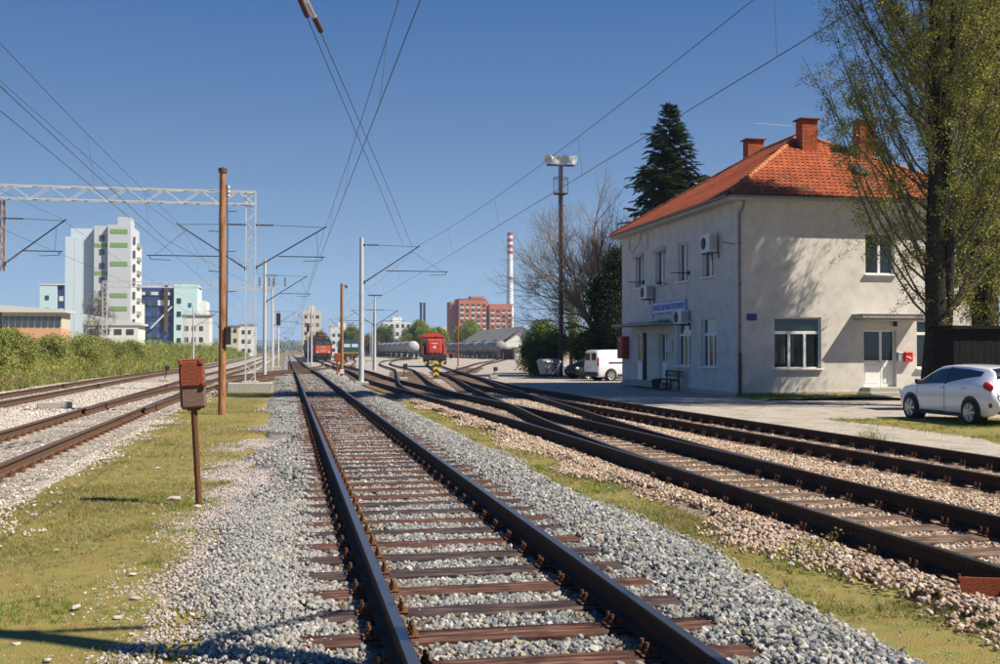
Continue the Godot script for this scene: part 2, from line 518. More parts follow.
func tufts(parent: Node, called: String, area: Array, per_m2: float, sc: Array, cols: Array, y: float, keep: String, kind := "tufts", m = null) -> void:
	var n := int((area[1] - area[0]) * (area[3] - area[2]) * per_m2)
	var ms: Array = MESH[kind]
	var xf := []
	var cs := []
	for i in ms.size():
		xf.append([]); cs.append([])
	for i in n:
		var x := rng.randf_range(area[0], area[1])
		var D := rng.randf_range(area[2], area[3])
		if rng.randf() > shape_of(keep, x, D): continue
		var s := rng.randf_range(sc[0], sc[1])
		var k: int = rng.randi() % ms.size()
		xf[k].append(Transform3D(Basis(Vector3.UP, rng.randf() * TAU).scaled(Vector3(s, s * rng.randf_range(.7, 1.2), s)), P(x, y, D)))
		var c: Color = cols[rng.randi() % cols.size()]
		var v := rng.randf_range(.8, 1.2)
		cs[k].append(Color(c.r * v, c.g * v, c.b * v))
	for k in ms.size(): scatter(parent, called, ms[k], M.leaf if m == null else m, xf[k], cs[k])

func main_sleeper_gap(x: float, D: float) -> float:
	# 0 on rails and sleepers of the middle track, 1 between them
	var dx := absf(x - 1.37)
	if absf(dx - .7525) < .1: return 0.0
	if dx < 1.3:
		var f := fposmod(D - 4.0 + .315, .63) - .315
		if absf(f) < .155:
			if x < .32: return .3 * (1.0 - smoothstep(.1, .32, x)) + .12 * absf(noise.get_noise_2d(D * 31.0, 8.0)) * 3.0
			return .014
	return 1.0

func shape_of(mode: String, x: float, D: float) -> float:
	match mode:
		"heap":
			var s := smoothstep(2.5, 2.95, x) * (1.0 - smoothstep(3.25, 3.6, x)) * .07
			var w := (1.0 - smoothstep(-.6, -.2, x)) * -.02 + .03 * (1.0 - smoothstep(.15, .4, x)) + smoothstep(3.2, 3.6, x) * -.03
			return -.04 + s + w + noise.get_noise_2d(x * 55.0, D * 55.0) * .02
		"edge":
			var a := -.12 + noise.get_noise_2d(D * 14.0, 5.0) * 1.1
			var b := 3.42 + noise.get_noise_2d(D * 14.0, 95.0) * .45
			return main_sleeper_gap(x, D) * pow(smoothstep(a - .55, a + .35, x), 1.6) * (1.0 - smoothstep(b - .1, b + .2, x))
		"fine":
			return clampf(noise.get_noise_2d(x * 60.0, D * 35.0) * 2.2 + .62, 0.0, 1.0) * smoothstep(-1.5, -.6, x) * (1.0 - smoothstep(-.1, .2, x))
		"low":
			return -.075 + .03 * smoothstep(-1.0, -.5, x)
		"pinky":
			for cx in [5.72, 9.3]:
				if absf(absf(x - cx) - .7525) < .1: return 0.0
				if absf(x - cx) < 1.28:
					var f := fposmod(D - 4.0 + .31, .62) - .31
					if absf(f) < .14 and (absf(x - cx) < .95 or x > cx): return 0.0 if cx < 7.0 else .3
					if absf(f) < .14: return .75
			if x < 4.7: return smoothstep(3.95, 4.6, x + noise.get_noise_2d(D * 20.0, 33.0) * .7)
			return 1.0
		"flat":
			return -.045 + .055 * smoothstep(4.2, 4.5, x) * (1.0 - smoothstep(4.72, 4.85, x)) + .05 * smoothstep(7.0, 7.3, x) * (1.0 - smoothstep(7.8, 8.2, x)) + noise.get_noise_2d(x * 55.0, D * 55.0) * .02
		"leftb":
			for cx in [-4.55, -9.15]:
				if absf(absf(x - cx) - .7525) < .1: return 0.0
			return pow(1.0 - smoothstep(-3.7, -2.5, x + noise.get_noise_2d(D * 16.0, 73.0) * .7 + noise.get_noise_2d(x * 90.0, D * 90.0) * .5), 1.6)
		"spot":
			return clampf(noise.get_noise_2d(x * 22.0, D * 22.0) * 1.8 + .62, .08, 1.0) * (1.0 - smoothstep(-1.1, -.55, x))
		"spot2":
			return clampf(noise.get_noise_2d(x * 22.0, D * 22.0) * 1.8 + .5, .05, 1.0)
		"green":
			return 1.0 if noise.get_noise_2d(x * 45.0 + 900.0, D * 45.0) > (.28 if x > -1.3 else .42) else 0.0
	return 1.0

func build_ground() -> void:
	var g := Geo.new()
	var xs := [-3000.0, -600.0, -120.0, -40.0, -12.0, 12.0, 40.0, 120.0, 600.0, 3000.0]
	var ds := [-200.0, -20.0, 20.0, 60.0, 75.0, 90.0, 105.0, 118.0, 130.0, 300.0, 900.0, 4000.0]
	for i in xs.size() - 1:
		for j in ds.size() - 1:
			g.q(P(xs[i], -.16, ds[j]), P(xs[i + 1], -.16, ds[j]), P(xs[i + 1], -.16, ds[j + 1]), P(xs[i], -.16, ds[j + 1]), Vector3.UP)
	setting("ground", g, M.earth, "bare brownish ground stretching to the horizon")
	var gl := sheet("grass_verge", "short yellowish grass strip between the left tracks and the grey ballast", M.turf, -8, 57, .5, -3.5, -.4, -.075, .35, .1, 8, .03)
	var gr := sheet("grass_verge", "narrow yellowish grass strip between grey and pinkish ballast", M.turf, -8, 62, .5, 3.2, 4.75, -.075, .2, .1, 6, .03)
	var bm := sheet("ballast_bed", "grey ballast bed under the middle track", M.bed_grey, -8, 400, .4, -.5, 3.15, -.045, .18, .14, 12, .03)
	var bl := sheet("ballast_bed", "pale ballast bed under the two tracks by the green bank", M.bed_pale, -8, 400, .5, -11.9, -3.25, -.045, .2, .14, 14, .03)
	var br := sheet("ballast_bed", "pinkish ballast bed under the tracks before the station", M.bed_pink, -8, 58, .5, 4.5, 10.9, -.045, .15, .14, 12, .03)
	sheet("gravel_yard", "pale gravel field under the fanned out yard tracks", M.bed_pale, 57, 420, 1.0, 3.6, 62, -.06, .6, .12, 20, .02)
	sheet("station_yard", "worn grey gravel forecourt between the tracks and the station", M.yard, -12, 120, .8, 10.85, 44, -.075, .12, .15, 24, .015)
	var gc := sheet("grass_verge", "green grass patch beside the parked white hatchback", M.turf, 13, 25.5, .5, 13.6, 18.5, -.055, .4, .03, 10, .02)
	var gb := sheet("grass_verge", "green grass slope along the foot of the station end wall", M.turf, 35.6, 39.1, .3, 16.7, 21.8, .0, .25, .09, 8, .05)

	var pal_grey := [Color(.145, .155, .162), Color(.2, .21, .212), Color(.25, .255, .25), Color(.34, .335, .315), Color(.115, .125, .135), Color(.24, .228, .19), Color(.3, .255, .19), Color(.18, .195, .195), Color(.4, .39, .37)]
	var pal_mid := [Color(.22, .22, .215), Color(.27, .265, .25), Color(.31, .3, .275), Color(.19, .2, .2), Color(.33, .3, .25), Color(.36, .345, .32), Color(.24, .25, .245)]
	var pal_pink := [Color(.4, .3, .22), Color(.46, .37, .29), Color(.33, .235, .165), Color(.52, .45, .38), Color(.4, .27, .175), Color(.25, .18, .135), Color(.47, .38, .26)]
	var pal_pale := [Color(.45, .41, .36), Color(.52, .48, .43), Color(.38, .34, .29), Color(.56, .53, .5), Color(.42, .35, .28), Color(.3, .26, .22)]
	var pal_tan := [Color(.43, .31, .2), Color(.5, .41, .3), Color(.36, .24, .14), Color(.54, .48, .4), Color(.3, .2, .13), Color(.46, .34, .22)]


	pebble(bm, "ballast", [-1.0, .35, 4.2, 13.0], 1700.0, [.02, .052], pal_mid, "heap", "edge", [.6175])
	pebble(bm, "ballast", [.35, 3.8, 4.2, 13.0], 1500.0, [.024, .066], pal_grey, "heap", "edge", [.6175, 2.1225])
	pebble(bm, "ballast", [-1.3, 3.8, 13.0, 24.0], 900.0, [.03, .066], pal_grey, "heap", "edge", [.6175, 2.1225])
	pebble(bm, "ballast", [-1.3, 3.8, 24.0, 46.0], 420.0, [.04, .07], pal_grey, "heap", "edge", [.6175, 2.1225])
	pebble(bm, "ballast", [-1.0, 3.6, 46.0, 80.0], 130.0, [.06, .1], pal_grey, "heap", "edge", [.6175, 2.1225])
	# finer pale chippings between grass and ballast


	pebble(gl, "chippings", [-1.6, .2, 4.8, 22.0], 2400.0, [.012, .032], [Color(.42, .36, .34), Color(.5, .45, .43), Color(.35, .3, .29), Color(.3, .27, .26)], "low", "fine")
	# pinkish shoulder of the near station track, tan stones between the station tracks


	pebble(br, "ballast", [3.8, 7.1, 5.5, 20.0], 950.0, [.03, .06], pal_pink, "flat", "pinky", [4.9675, 6.4725])
	pebble(br, "ballast", [7.0, 10.7, 8.0, 22.0], 800.0, [.032, .062], pal_tan, "flat", "pinky")
	pebble(br, "ballast", [3.8, 10.6, 20.0, 42.0], 330.0, [.045, .075], pal_pink, "flat", "pinky", [4.9675, 6.4725])

	pebble(bl, "ballast", [-7.6, -1.8, 9.5, 32.0], 650.0, [.024, .052], pal_pale, "flat", "leftb")
	pebble(bl, "ballast", [-11.5, -2.4, 30.0, 60.0], 130.0, [.05, .09], pal_pale, "flat", "leftb")
	# grass
	var dry := [Color(.27, .235, .075), Color(.22, .21, .05), Color(.33, .29, .13), Color(.16, .19, .035), Color(.24, .19, .09), Color(.4, .35, .2)]
	var lush := [Color(.13, .21, .025), Color(.17, .25, .03), Color(.22, .27, .05), Color(.09, .15, .02)]


	tufts(gl, "grass", [-3.2, -.5, 4.8, 15.0], 1300.0, [.4, 1.1], dry, -.08, "spot")
	tufts(gl, "grass", [-3.1, -.6, 15.0, 40.0], 240.0, [.5, 1.0], dry, -.08, "spot")
	tufts(gr, "grass", [3.3, 4.6, 4.8, 16.0], 1200.0, [.4, 1.1], dry, -.08, "spot2")
	tufts(gr, "grass", [3.3, 4.6, 16.0, 50.0], 220.0, [.5, 1.1], dry, -.08, "spot2")
	tufts(gl, "dead_grass", [-3.3, -.6, 4.8, 26.0], 60.0, [.1, .28], [Color(.42, .34, .17), Color(.5, .42, .24), Color(.3, .22, .1)], -.08, "spot", "weeds")
	tufts(gr, "dead_grass", [3.4, 4.6, 4.8, 26.0], 60.0, [.1, .28], [Color(.42, .34, .17), Color(.5, .42, .24), Color(.26, .24, .07)], -.08, "spot2", "weeds")
	tufts(gc, "grass", [13.5, 18.6, 13.0, 25.6], 160.0, [.7, 1.5], lush + [Color(.2, .2, .06)], -.06, "spot2")
	tufts(gb, "grass", [16.8, 21.6, 35.8, 39.0], 260.0, [.9, 2.2], lush, -.01, "spot2")

	tufts(gl, "grass", [-2.6, -.4, 5.5, 22.0], 350.0, [.5, 1.1], lush, -.075, "green")
	tufts(gr, "grass", [3.5, 4.9, 5.0, 22.0], 300.0, [.5, 1.2], lush, -.075, "green")
	pebble(gl, "chippings", [-3.0, -.6, 4.8, 16.0], 45.0, [.008, .024], [Color(.36, .33, .28), Color(.27, .25, .2), Color(.42, .38, .32)], "low", "all")
	pebble(gr, "chippings", [3.4, 4.6, 4.8, 16.0], 60.0, [.008, .024], [Color(.36, .33, .28), Color(.27, .25, .2), Color(.27, .28, .27)], "low", "all")
	# loose pale stones lying in the grass
	for a in [[-1.0, 12.75, .16], [-1.6, 7.0, .09], [-1.42, 7.9, .12], [-1.05, 8.1, .11], [-1.2, 9.0, .09], [-1.34, 6.6, .07], [-.95, 7.1, .06], [-1.75, 8.3, .06], [-.85, 9.6, .09], [-1.9, 17.0, .14], [-1.3, 13.4, .22], [-1.1, 7.55, .08], [-2.0, 10.2, .07]]:
		var o := put(self, "loose_stone", MESH.stones[rng.randi() % 6], M.stone_pale, Transform3D(Basis(Vector3.UP, rng.randf() * TAU).scaled(Vector3(a[2], a[2] * .5, a[2] * .8)), P(a[0], -.055, a[1])))
		tag(o, "small pale stone lying loose in the yellowish grass strip", "stone", "loose stones in the grass")

# ---------------------------------------------------------------- tracks
func xat(pts: Array, D: float) -> float:
	var i := 0
	while i < pts.size() - 2 and D > pts[i + 1].y: i += 1
	var a: Vector2 = pts[i]
	var b: Vector2 = pts[i + 1]
	var p: Vector2 = pts[i - 1] if i > 0 else a - (b - a)
	var q: Vector2 = pts[i + 2] if i + 2 < pts.size() else b + (b - a)
	var h := b.y - a.y
	var t := clampf((D - a.y) / h, 0.0, 1.0)
	var ma := (b.x - p.x) / (b.y - p.y) * h
	var mb := (q.x - a.x) / (q.y - a.y) * h
	var t2 := t * t
	var t3 := t2 * t
	return (2 * t3 - 3 * t2 + 1) * a.x + (t3 - 2 * t2 + t) * ma + (3 * t2 - 2 * t3) * b.x + (t3 - t2) * mb

func rail_run(o: Node3D, pts: Array, side: float, d0: float, d1: float, lift: float, top: Material) -> void:
	var prof := [Vector2(-.07, 0), Vector2(-.07, .012), Vector2(-.014, .032), Vector2(-.009, .118), Vector2(-.034, .132), Vector2(-.036, .163), Vector2(-.029, .171), Vector2(.029, .171), Vector2(.036, .163), Vector2(.034, .132), Vector2(.009, .118), Vector2(.014, .032), Vector2(.07, .012), Vector2(.07, 0)]
	var g := Geo.new()
	var s := Geo.new()
	var prev := []
	var D := d0
	var e := .05
	while true:
		D = minf(D, d1)
		var sl := (xat(pts, D + e) - xat(pts, D - e)) / (2 * e)
		var lat := Vector3(1, 0, sl).normalized()
		var c := P(xat(pts, D), .012 + lift, D) + lat * side * .7525
		var ring := []
		for p in prof: ring.append(c + lat * p.x + Vector3.UP * p.y)
		if prev.size():
			for k in prof.size() - 1:
				if k == 6: continue
				var nn: Vector2 = Vector2(-(prof[k + 1].y - prof[k].y), prof[k + 1].x - prof[k].x)
				g.q(prev[k], prev[k + 1], ring[k + 1], ring[k], lat * nn.x + Vector3.UP * nn.y)
			s.q(prev[6], prev[7], ring[7], ring[6], Vector3.UP)
		prev = ring
		if D >= d1: break
		D += 1.0 if D < 30 else (2.5 if D < 160 else 12.0)
	var r := part(o, "rail", g, M.rail_brown if pts[0].x < 0.0 else M.rail_rust)
	part(r, "running_surface", s, top)

func fastener_mesh() -> ArrayMesh:
	var g := Geo.new()
	g.bbox(Vector3(0, .006, 0), Vector3(.34, .012, .16), .004)
	for sx in [-1, 1]:
		for sz in [-1, 1]:
			g.box(Vector3(sx * .082, .03, sz * .042), Vector3(.03, .03, .035))
			g.lathe([Vector2(.012, .01), Vector2(.012, .075), Vector2(0, .075)], 6, Vector3(sx * .13, 0, sz * .045))
			g.lathe([Vector2(.022, .012), Vector2(.022, .038), Vector2(0, .038)], 6, Vector3(sx * .13, 0, sz * .045), Basis.IDENTITY, false)
	return g.mesh()

func sleeper_mesh(sd: int, len: float) -> ArrayMesh:
	var r := RandomNumberGenerator.new()
	r.seed = sd
	var g := Geo.new()
	var y := -.002
	g.bbox(Vector3(r.randf_range(-.02, .02), -.075 + y, 0), Vector3(len, .15, .25 + r.randf_range(-.015, .015)), .014)
	for i in 3:  # weathering cracks: thin ledges along the top
		var z := r.randf_range(-.08, .08)
		var l := len * r.randf_range(.1, .3)
		g.box(Vector3(r.randf_range(-.9, .9), y + .001, z), Vector3(l, .005, r.randf_range(.012, .03)))
	return g.mesh()

func track(label: String, pts: Array, d0: float, d1: float, sleepers: Array, mat: Material, top: Material, lift := 0.0, wide := [], far := 0.0) -> Node3D:
	# sleepers = [first D, last D, spacing]; fasteners on the near ones
	var o := thing("railway_track", label, "railway track", Vector3.ZERO)
	for s in [-1.0, 1.0]: rail_run(o, pts, s, d0, d1, lift, top)
	var D: float = sleepers[0]
	while D < sleepers[1]:
		var x := xat(pts, D)
		var sl := (xat(pts, D + .1) - xat(pts, D - .1)) / .2
		var b := Basis(Vector3.UP, -atan(sl) + rng.randf_range(-.008, .008))
		var ext := 0.0
		if wide.size() and D > 14.0 and D < 36.0: ext = clampf(xat(wide, D) - x, 0.0, 2.2)
		var k: int = rng.randi() % 4
		var bb := b
		if ext > 0.0: bb = b * Basis.from_scale(Vector3((2.6 + ext) / 2.6, 1, 1))
		var sp := put(o, "sleeper", MESH.sleepers[k], mat if rng.randf() < .6 or mat != M.sleeper_red else (M.sleeper_dark), Transform3D(bb, P(x + ext * .5, rng.randf_range(-.006, 0) , D + rng.randf_range(-.02, .02))))
		if D < 34.0 and ext == 0.0:
			for s in [-1.0, 1.0]: put(sp, "rail_fastener", MESH.fastener, M.rust, Transform3D(Basis.IDENTITY, Vector3(s * .7525, .003, 0)))
		D += sleepers[2]
	if far > sleepers[1]:
		var g := Geo.new()
		while D < far:
			var sl := (xat(pts, D + .1) - xat(pts, D - .1)) / .2
			g.box(P(xat(pts, D), -.08, D), Vector3(2.5, .1, .25), Basis(Vector3.UP, -atan(sl)))
			D += sleepers[2]
		part(o, "sleeper", g, mat).set_meta("kind", "stuff")
	return o

func build_tracks() -> void:
	MESH.fastener = fastener_mesh()
	MESH.sleepers = []
	for i in 4: MESH.sleepers.append(sleeper_mesh(400 + i, 2.58))
	track("middle track with reddish wooden sleepers in grey ballast and bright rail heads", [Vector2(1.37, -12), Vector2(1.37, 200), Vector2(1.37, 420)], -10, 415, [4.0 - .63 * 6, 92, .63], M.sleeper_red, M.rail_top, 0.0, [], 200)
	var tb := [Vector2(5.72, -12), Vector2(5.72, 10), Vector2(5.72, 22), Vector2(5.4, 35), Vector2(5.05, 50), Vector2(4.95, 60), Vector2(5.3, 75), Vector2(5.7, 95), Vector2(5.85, 130), Vector2(6.0, 200), Vector2(6.0, 420)]
	var tr := [Vector2(5.72, 8), Vector2(5.86, 16), Vector2(6.4, 23.6), Vector2(6.87, 28.4), Vector2(7.25, 33), Vector2(7.8, 39.3), Vector2(8.65, 47.7), Vector2(10.0, 60), Vector2(12.0, 81), Vector2(14.2, 100), Vector2(17.6, 130), Vector2(20.4, 155)]
	track("near station track with brown sleepers in pinkish ballast, leading to the boxy red locomotive", tb, -10, 415, [4.0 - .62 * 8, 62, .62], M.sleeper_brown, M.rail_top, 0.0, tr, 150)
	track("branch track turning off towards the red hood locomotive", tr, 13.0, 154, [37.0, 92, .62], M.sleeper_brown, M.rail_top_dull, -.003)
	track("track beside the station forecourt with sleepers half buried in gravel", [Vector2(9.35, -12), Vector2(9.3, 14), Vector2(9.2, 20), Vector2(9.05, 28), Vector2(9.0, 40), Vector2(9.2, 48), Vector2(9.75, 56), Vector2(10.6, 65), Vector2(11.95, 80)], -10, 78, [4.0, 60, .62], M.sleeper_brown, M.rail_top_dull, -.006)
	track("curving track leaving behind the white steel mast, between the two red locomotives", [Vector2(5.45, 34), Vector2(5.35, 40), Vector2(5.9, 50), Vector2(7.0, 62), Vector2(10.4, 99), Vector2(13.6, 153), Vector2(19, 200), Vector2(29, 250), Vector2(29, 430)], 38, 425, [46, 92, .62], M.sleeper_brown, M.rail_top_dull, -.009)
	track("paler track beside the yellowish grass strip, with bolted rusty rails", [Vector2(-4.55, -12), Vector2(-4.55, 200), Vector2(-4.55, 420)], -10, 415, [12.0, 84, .62], M.sleeper_pale, M.rail_top_dull, 0.0, [], 160)
	track("track running along the foot of the overgrown green bank", [Vector2(-9.15, -12), Vector2(-9.15, 200), Vector2(-9.15, 420)], -10, 415, [28.0, 84, .62], M.sleeper_pale, M.rail_top_dull)
	track("crossover track cutting across the middle track", [Vector2(-4.5, 28), Vector2(-4.25, 40), Vector2(-3.6, 52), Vector2(-2.3, 68), Vector2(.1, 88), Vector2(1.37, 97), Vector2(4.3, 125), Vector2(5.5, 145), Vector2(5.85, 165)], 30, 160, [52, 90, .62], M.sleeper_brown, M.rail_top_dull, -.004)
	track("rusty siding leading to the dark tank wagons by the long warehouse", [Vector2(11.0, 72), Vector2(14.5, 90), Vector2(19.5, 115), Vector2(27, 150), Vector2(38, 195), Vector2(47, 240), Vector2(47, 400)], 74, 395, [86, 120, .62], M.sleeper_brown, M.rail_rust, -.007)
	track("far track under the dark green locomotive", [Vector2(6.0, 105), Vector2(6.5, 125), Vector2(8.5, 155), Vector2(11.4, 195), Vector2(12.5, 240), Vector2(12.5, 420)], 112, 415, [130, 150, .62], M.sleeper_brown, M.rail_top_dull, -.005)

# ---------------------------------------------------------------- station building
func holed(g: Geo, o: Vector3, ux: Vector3, out: Vector3, w: float, h: float, holes: Array, th: float) -> void:
	var xs := [0.0, w]
	var ys := [0.0, h]
	for k in holes:
		xs.append(k[0]); xs.append(k[2]); ys.append(k[1]); ys.append(k[3])
	xs.sort(); ys.sort()
	for i in xs.size() - 1:
		for j in ys.size() - 1:
			if xs[i + 1] - xs[i] < .001 or ys[j + 1] - ys[j] < .001: continue
			var cx: float = (xs[i] + xs[i + 1]) * .5
			var cy: float = (ys[j] + ys[j + 1]) * .5
			var inside := false
			for k in holes:
				if cx > k[0] and cx < k[2] and cy > k[1] and cy < k[3]: inside = true
			if inside: continue
			var a: Vector3 = o + ux * xs[i] + Vector3.UP * ys[j]
			var b: Vector3 = o + ux * xs[i + 1] + Vector3.UP * ys[j]
			var c: Vector3 = o + ux * xs[i + 1] + Vector3.UP * ys[j + 1]
			var d: Vector3 = o + ux * xs[i] + Vector3.UP * ys[j + 1]
			g.q(a, b, c, d, out)
			var z := -out * th
			g.q(a + z, b + z, c + z, d + z, -out)
	for k in holes:
		var a: Vector3 = o + ux * k[0] + Vector3.UP * k[1]
		var b: Vector3 = o + ux * k[2] + Vector3.UP * k[1]
		var c: Vector3 = o + ux * k[2] + Vector3.UP * k[3]
		var d: Vector3 = o + ux * k[0] + Vector3.UP * k[3]
		var z := -out * th
		g.q(a, b, b + z, a + z, Vector3.UP)
		g.q(d, c, c + z, d + z, Vector3.DOWN)
		g.q(a, d, d + z, a + z, ux)
		g.q(b, c, c + z, b + z, -ux)

# a casement window: frame with mullions, a glass pane in every light, a sill; lights = [x0, y0, x1, y1] as shares
func casement(parent: Node, o: Vector3, ux: Vector3, out: Vector3, w: float, h: float, lights: Array, deep := .13, sill := true, called := "window", curtain := []) -> Node3D:
	var f := Geo.new()
	var b := Basis(ux, Vector3.UP, out)
	var p := o - out * deep
	var fw := .055
	# bars: fill everything that is not a light
	var xs := [0.0, 1.0]
	var ys := [0.0, 1.0]
	var gl := []
	for k in lights:
		var r := [k[0] * w + fw, k[1] * h + fw, k[2] * w - fw, k[3] * h - fw]
		gl.append(r)
	for k in lights:
		var x0: float = k[0] * w
		var x1: float = k[2] * w
		var y0: float = k[1] * h
		var y1: float = k[3] * h
		f.bbox(p + ux * (x0 + fw * .5) + Vector3.UP * (y0 + y1) * .5, Vector3(fw - .002, y1 - y0, .07), .008, b)
		f.bbox(p + ux * (x1 - fw * .5) + Vector3.UP * (y0 + y1) * .5, Vector3(fw - .002, y1 - y0, .07), .008, b)
		f.bbox(p + ux * (x0 + x1) * .5 + Vector3.UP * (y0 + fw * .5), Vector3(x1 - x0 - fw * 2, fw, .066), .008, b)
		f.bbox(p + ux * (x0 + x1) * .5 + Vector3.UP * (y1 - fw * .5), Vector3(x1 - x0 - fw * 2, fw, .066), .008, b)
	var win := part(parent, called, f, M.white_paint)
	for r in gl:
		var g := Geo.new()
		g.box(p + ux * (r[0] + r[2]) * .5 + Vector3.UP * (r[1] + r[3]) * .5 - out * .005, Vector3(r[2] - r[0] + .01, r[3] - r[1] + .01, .012), b)
		part(win, "pane", g, M.glass)
	if sill:
		var s := Geo.new()
		s.bbox(o + ux * w * .5 + out * .02 + Vector3.DOWN * .03, Vector3(w + .12, .055, .2), .01, b)
		part(win, "sill", s, M.white_paint)
	for k in curtain:
		var g := Geo.new()
		var n := 9
		var prev := Vector3.ZERO
		for i in n + 1:
			var q: Vector3 = p - out * (.16 + .03 * (i % 2)) + ux * lerpf(k[0], k[2], i / float(n)) * w + Vector3.UP * k[1] * h
			if i > 0: g.q(prev, q, q + Vector3.UP * (k[3] - k[1]) * h, prev + Vector3.UP * (k[3] - k[1]) * h, out)
			prev = q
		part(win, "curtain", g, M.curtain)
	return win

func tiles(g: Geo, o: Vector3, u: Vector3, s: Vector3, w: float, L: float, inL: float, inR: float) -> void:
	# o: eave corner, u along the eave, s up the slope; the sides lean in by inL / inR over the slope length
	var nn := u.cross(s).normalized()
	if nn.y < 0: nn = -nn
	var rl := .345
	var tw := .235
	var rows := int(ceil(L / rl))
	for r in rows:
		var t0 := r * rl
		var t1 := minf(t0 + rl + .05, L)
		var k := int(w / tw)
		for i in k + 1:
			var x0 := i * tw + (.5 * tw if r % 2 else 0.0) - tw * .5
			var mid := x0 + tw * .5
			var tm := (t0 + t1) * .5
			if mid < inL * tm / L - .04 or mid > w - inR * tm / L + .04: continue
			var v := rng.randf_range(.74, 1.15) * (1.0 + .35 * noise.get_noise_3d((o + u * mid + s * t0).x * 22.0, (o + u * mid + s * t0).z * 22.0, t0 * 22.0))
			var moss := rng.randf() < .05
			g.col = Color(.31 * v, .076 * v, .029 * v) if not moss else Color(.2, .08, .04)
			var lift := .03
			var seg := 4
			var pp := []
			var qq := []
			for j in seg + 1:
				var f := j / float(seg)
				var hh := sin(f * PI) * .035
				var x := x0 + f * (tw + .012)
				pp.append(o + u * x + s * t0 + nn * (lift + hh))
				qq.append(o + u * x + s * t1 + nn * (.004 + hh))
			for j in seg:
				g.q(pp[j], pp[j + 1], qq[j + 1], qq[j], nn)
				g.q(pp[j], pp[j + 1], pp[j + 1] - nn * .03, pp[j] - nn * .03, -s)

func ridge_tiles(g: Geo, a: Vector3, b: Vector3) -> void:
	var d := b - a
	var z := d.normalized()
	var x := Vector3.UP.cross(z).normalized()
	var y := z.cross(x)
	var n := int(d.length() / .34)
	for i in n:
		var p := a + z * (i * .34)
		var v := rng.randf_range(.8, 1.15)
		g.col = Color(.42 * v, .16 * v, .065 * v)
		var r0 := .125
		var r1 := .105
		var prev := []
		for k in 7:
			var an := PI * k / 6.0
			var o := x * cos(an) + y * sin(an)
			var q0 := p + o * r0 - y * .03
			var q1 := p + z * .4 + o * r1 - y * .03
			if k > 0:
				g.t3(prev[0], q0, q1, prev[2], o, o)
				g.t3(prev[0], q1, prev[1], prev[2], o, prev[2])
			prev = [q0, q1, o]

func brick_stack(g: Geo, c: Vector3, sx: float, sz: float, h: float) -> void:
	# courses of single bricks round a core, joints recessed
	var rows := int(h / .075)
	for r in rows:
		var y := c.y + r * .075
		for side in 4:
			var len := sx if side % 2 == 0 else sz
			var dep := sz if side % 2 == 0 else sx
			var ux := Vector3(1, 0, 0) if side % 2 == 0 else Vector3(0, 0, 1)
			var out := [Vector3(0, 0, 1), Vector3(1, 0, 0), Vector3(0, 0, -1), Vector3(-1, 0, 0)][side] as Vector3
			var n := int(round(len / .25))
			var bw := len / n
			for i in n + (r % 2):
				var f0 := clampf((i - (.5 if r % 2 else 0.0)) * bw, 0.0, len)
				var f1 := clampf((i + 1 - (.5 if r % 2 else 0.0)) * bw, 0.0, len)
				var f := (f0 + f1) * .5 - len * .5
				var bl := f1 - f0
				var v := rng.randf_range(.75, 1.2)
				g.col = Color(.36 * v, .085 * v, .035 * v)
				g.box(c * Vector3(1, 0, 1) + Vector3.UP * (y + .0325) + ux * f + out * (dep * .5 - .05), Vector3(bl - .012, .063, .1) if side % 2 == 0 else Vector3(.1, .063, bl - .012))

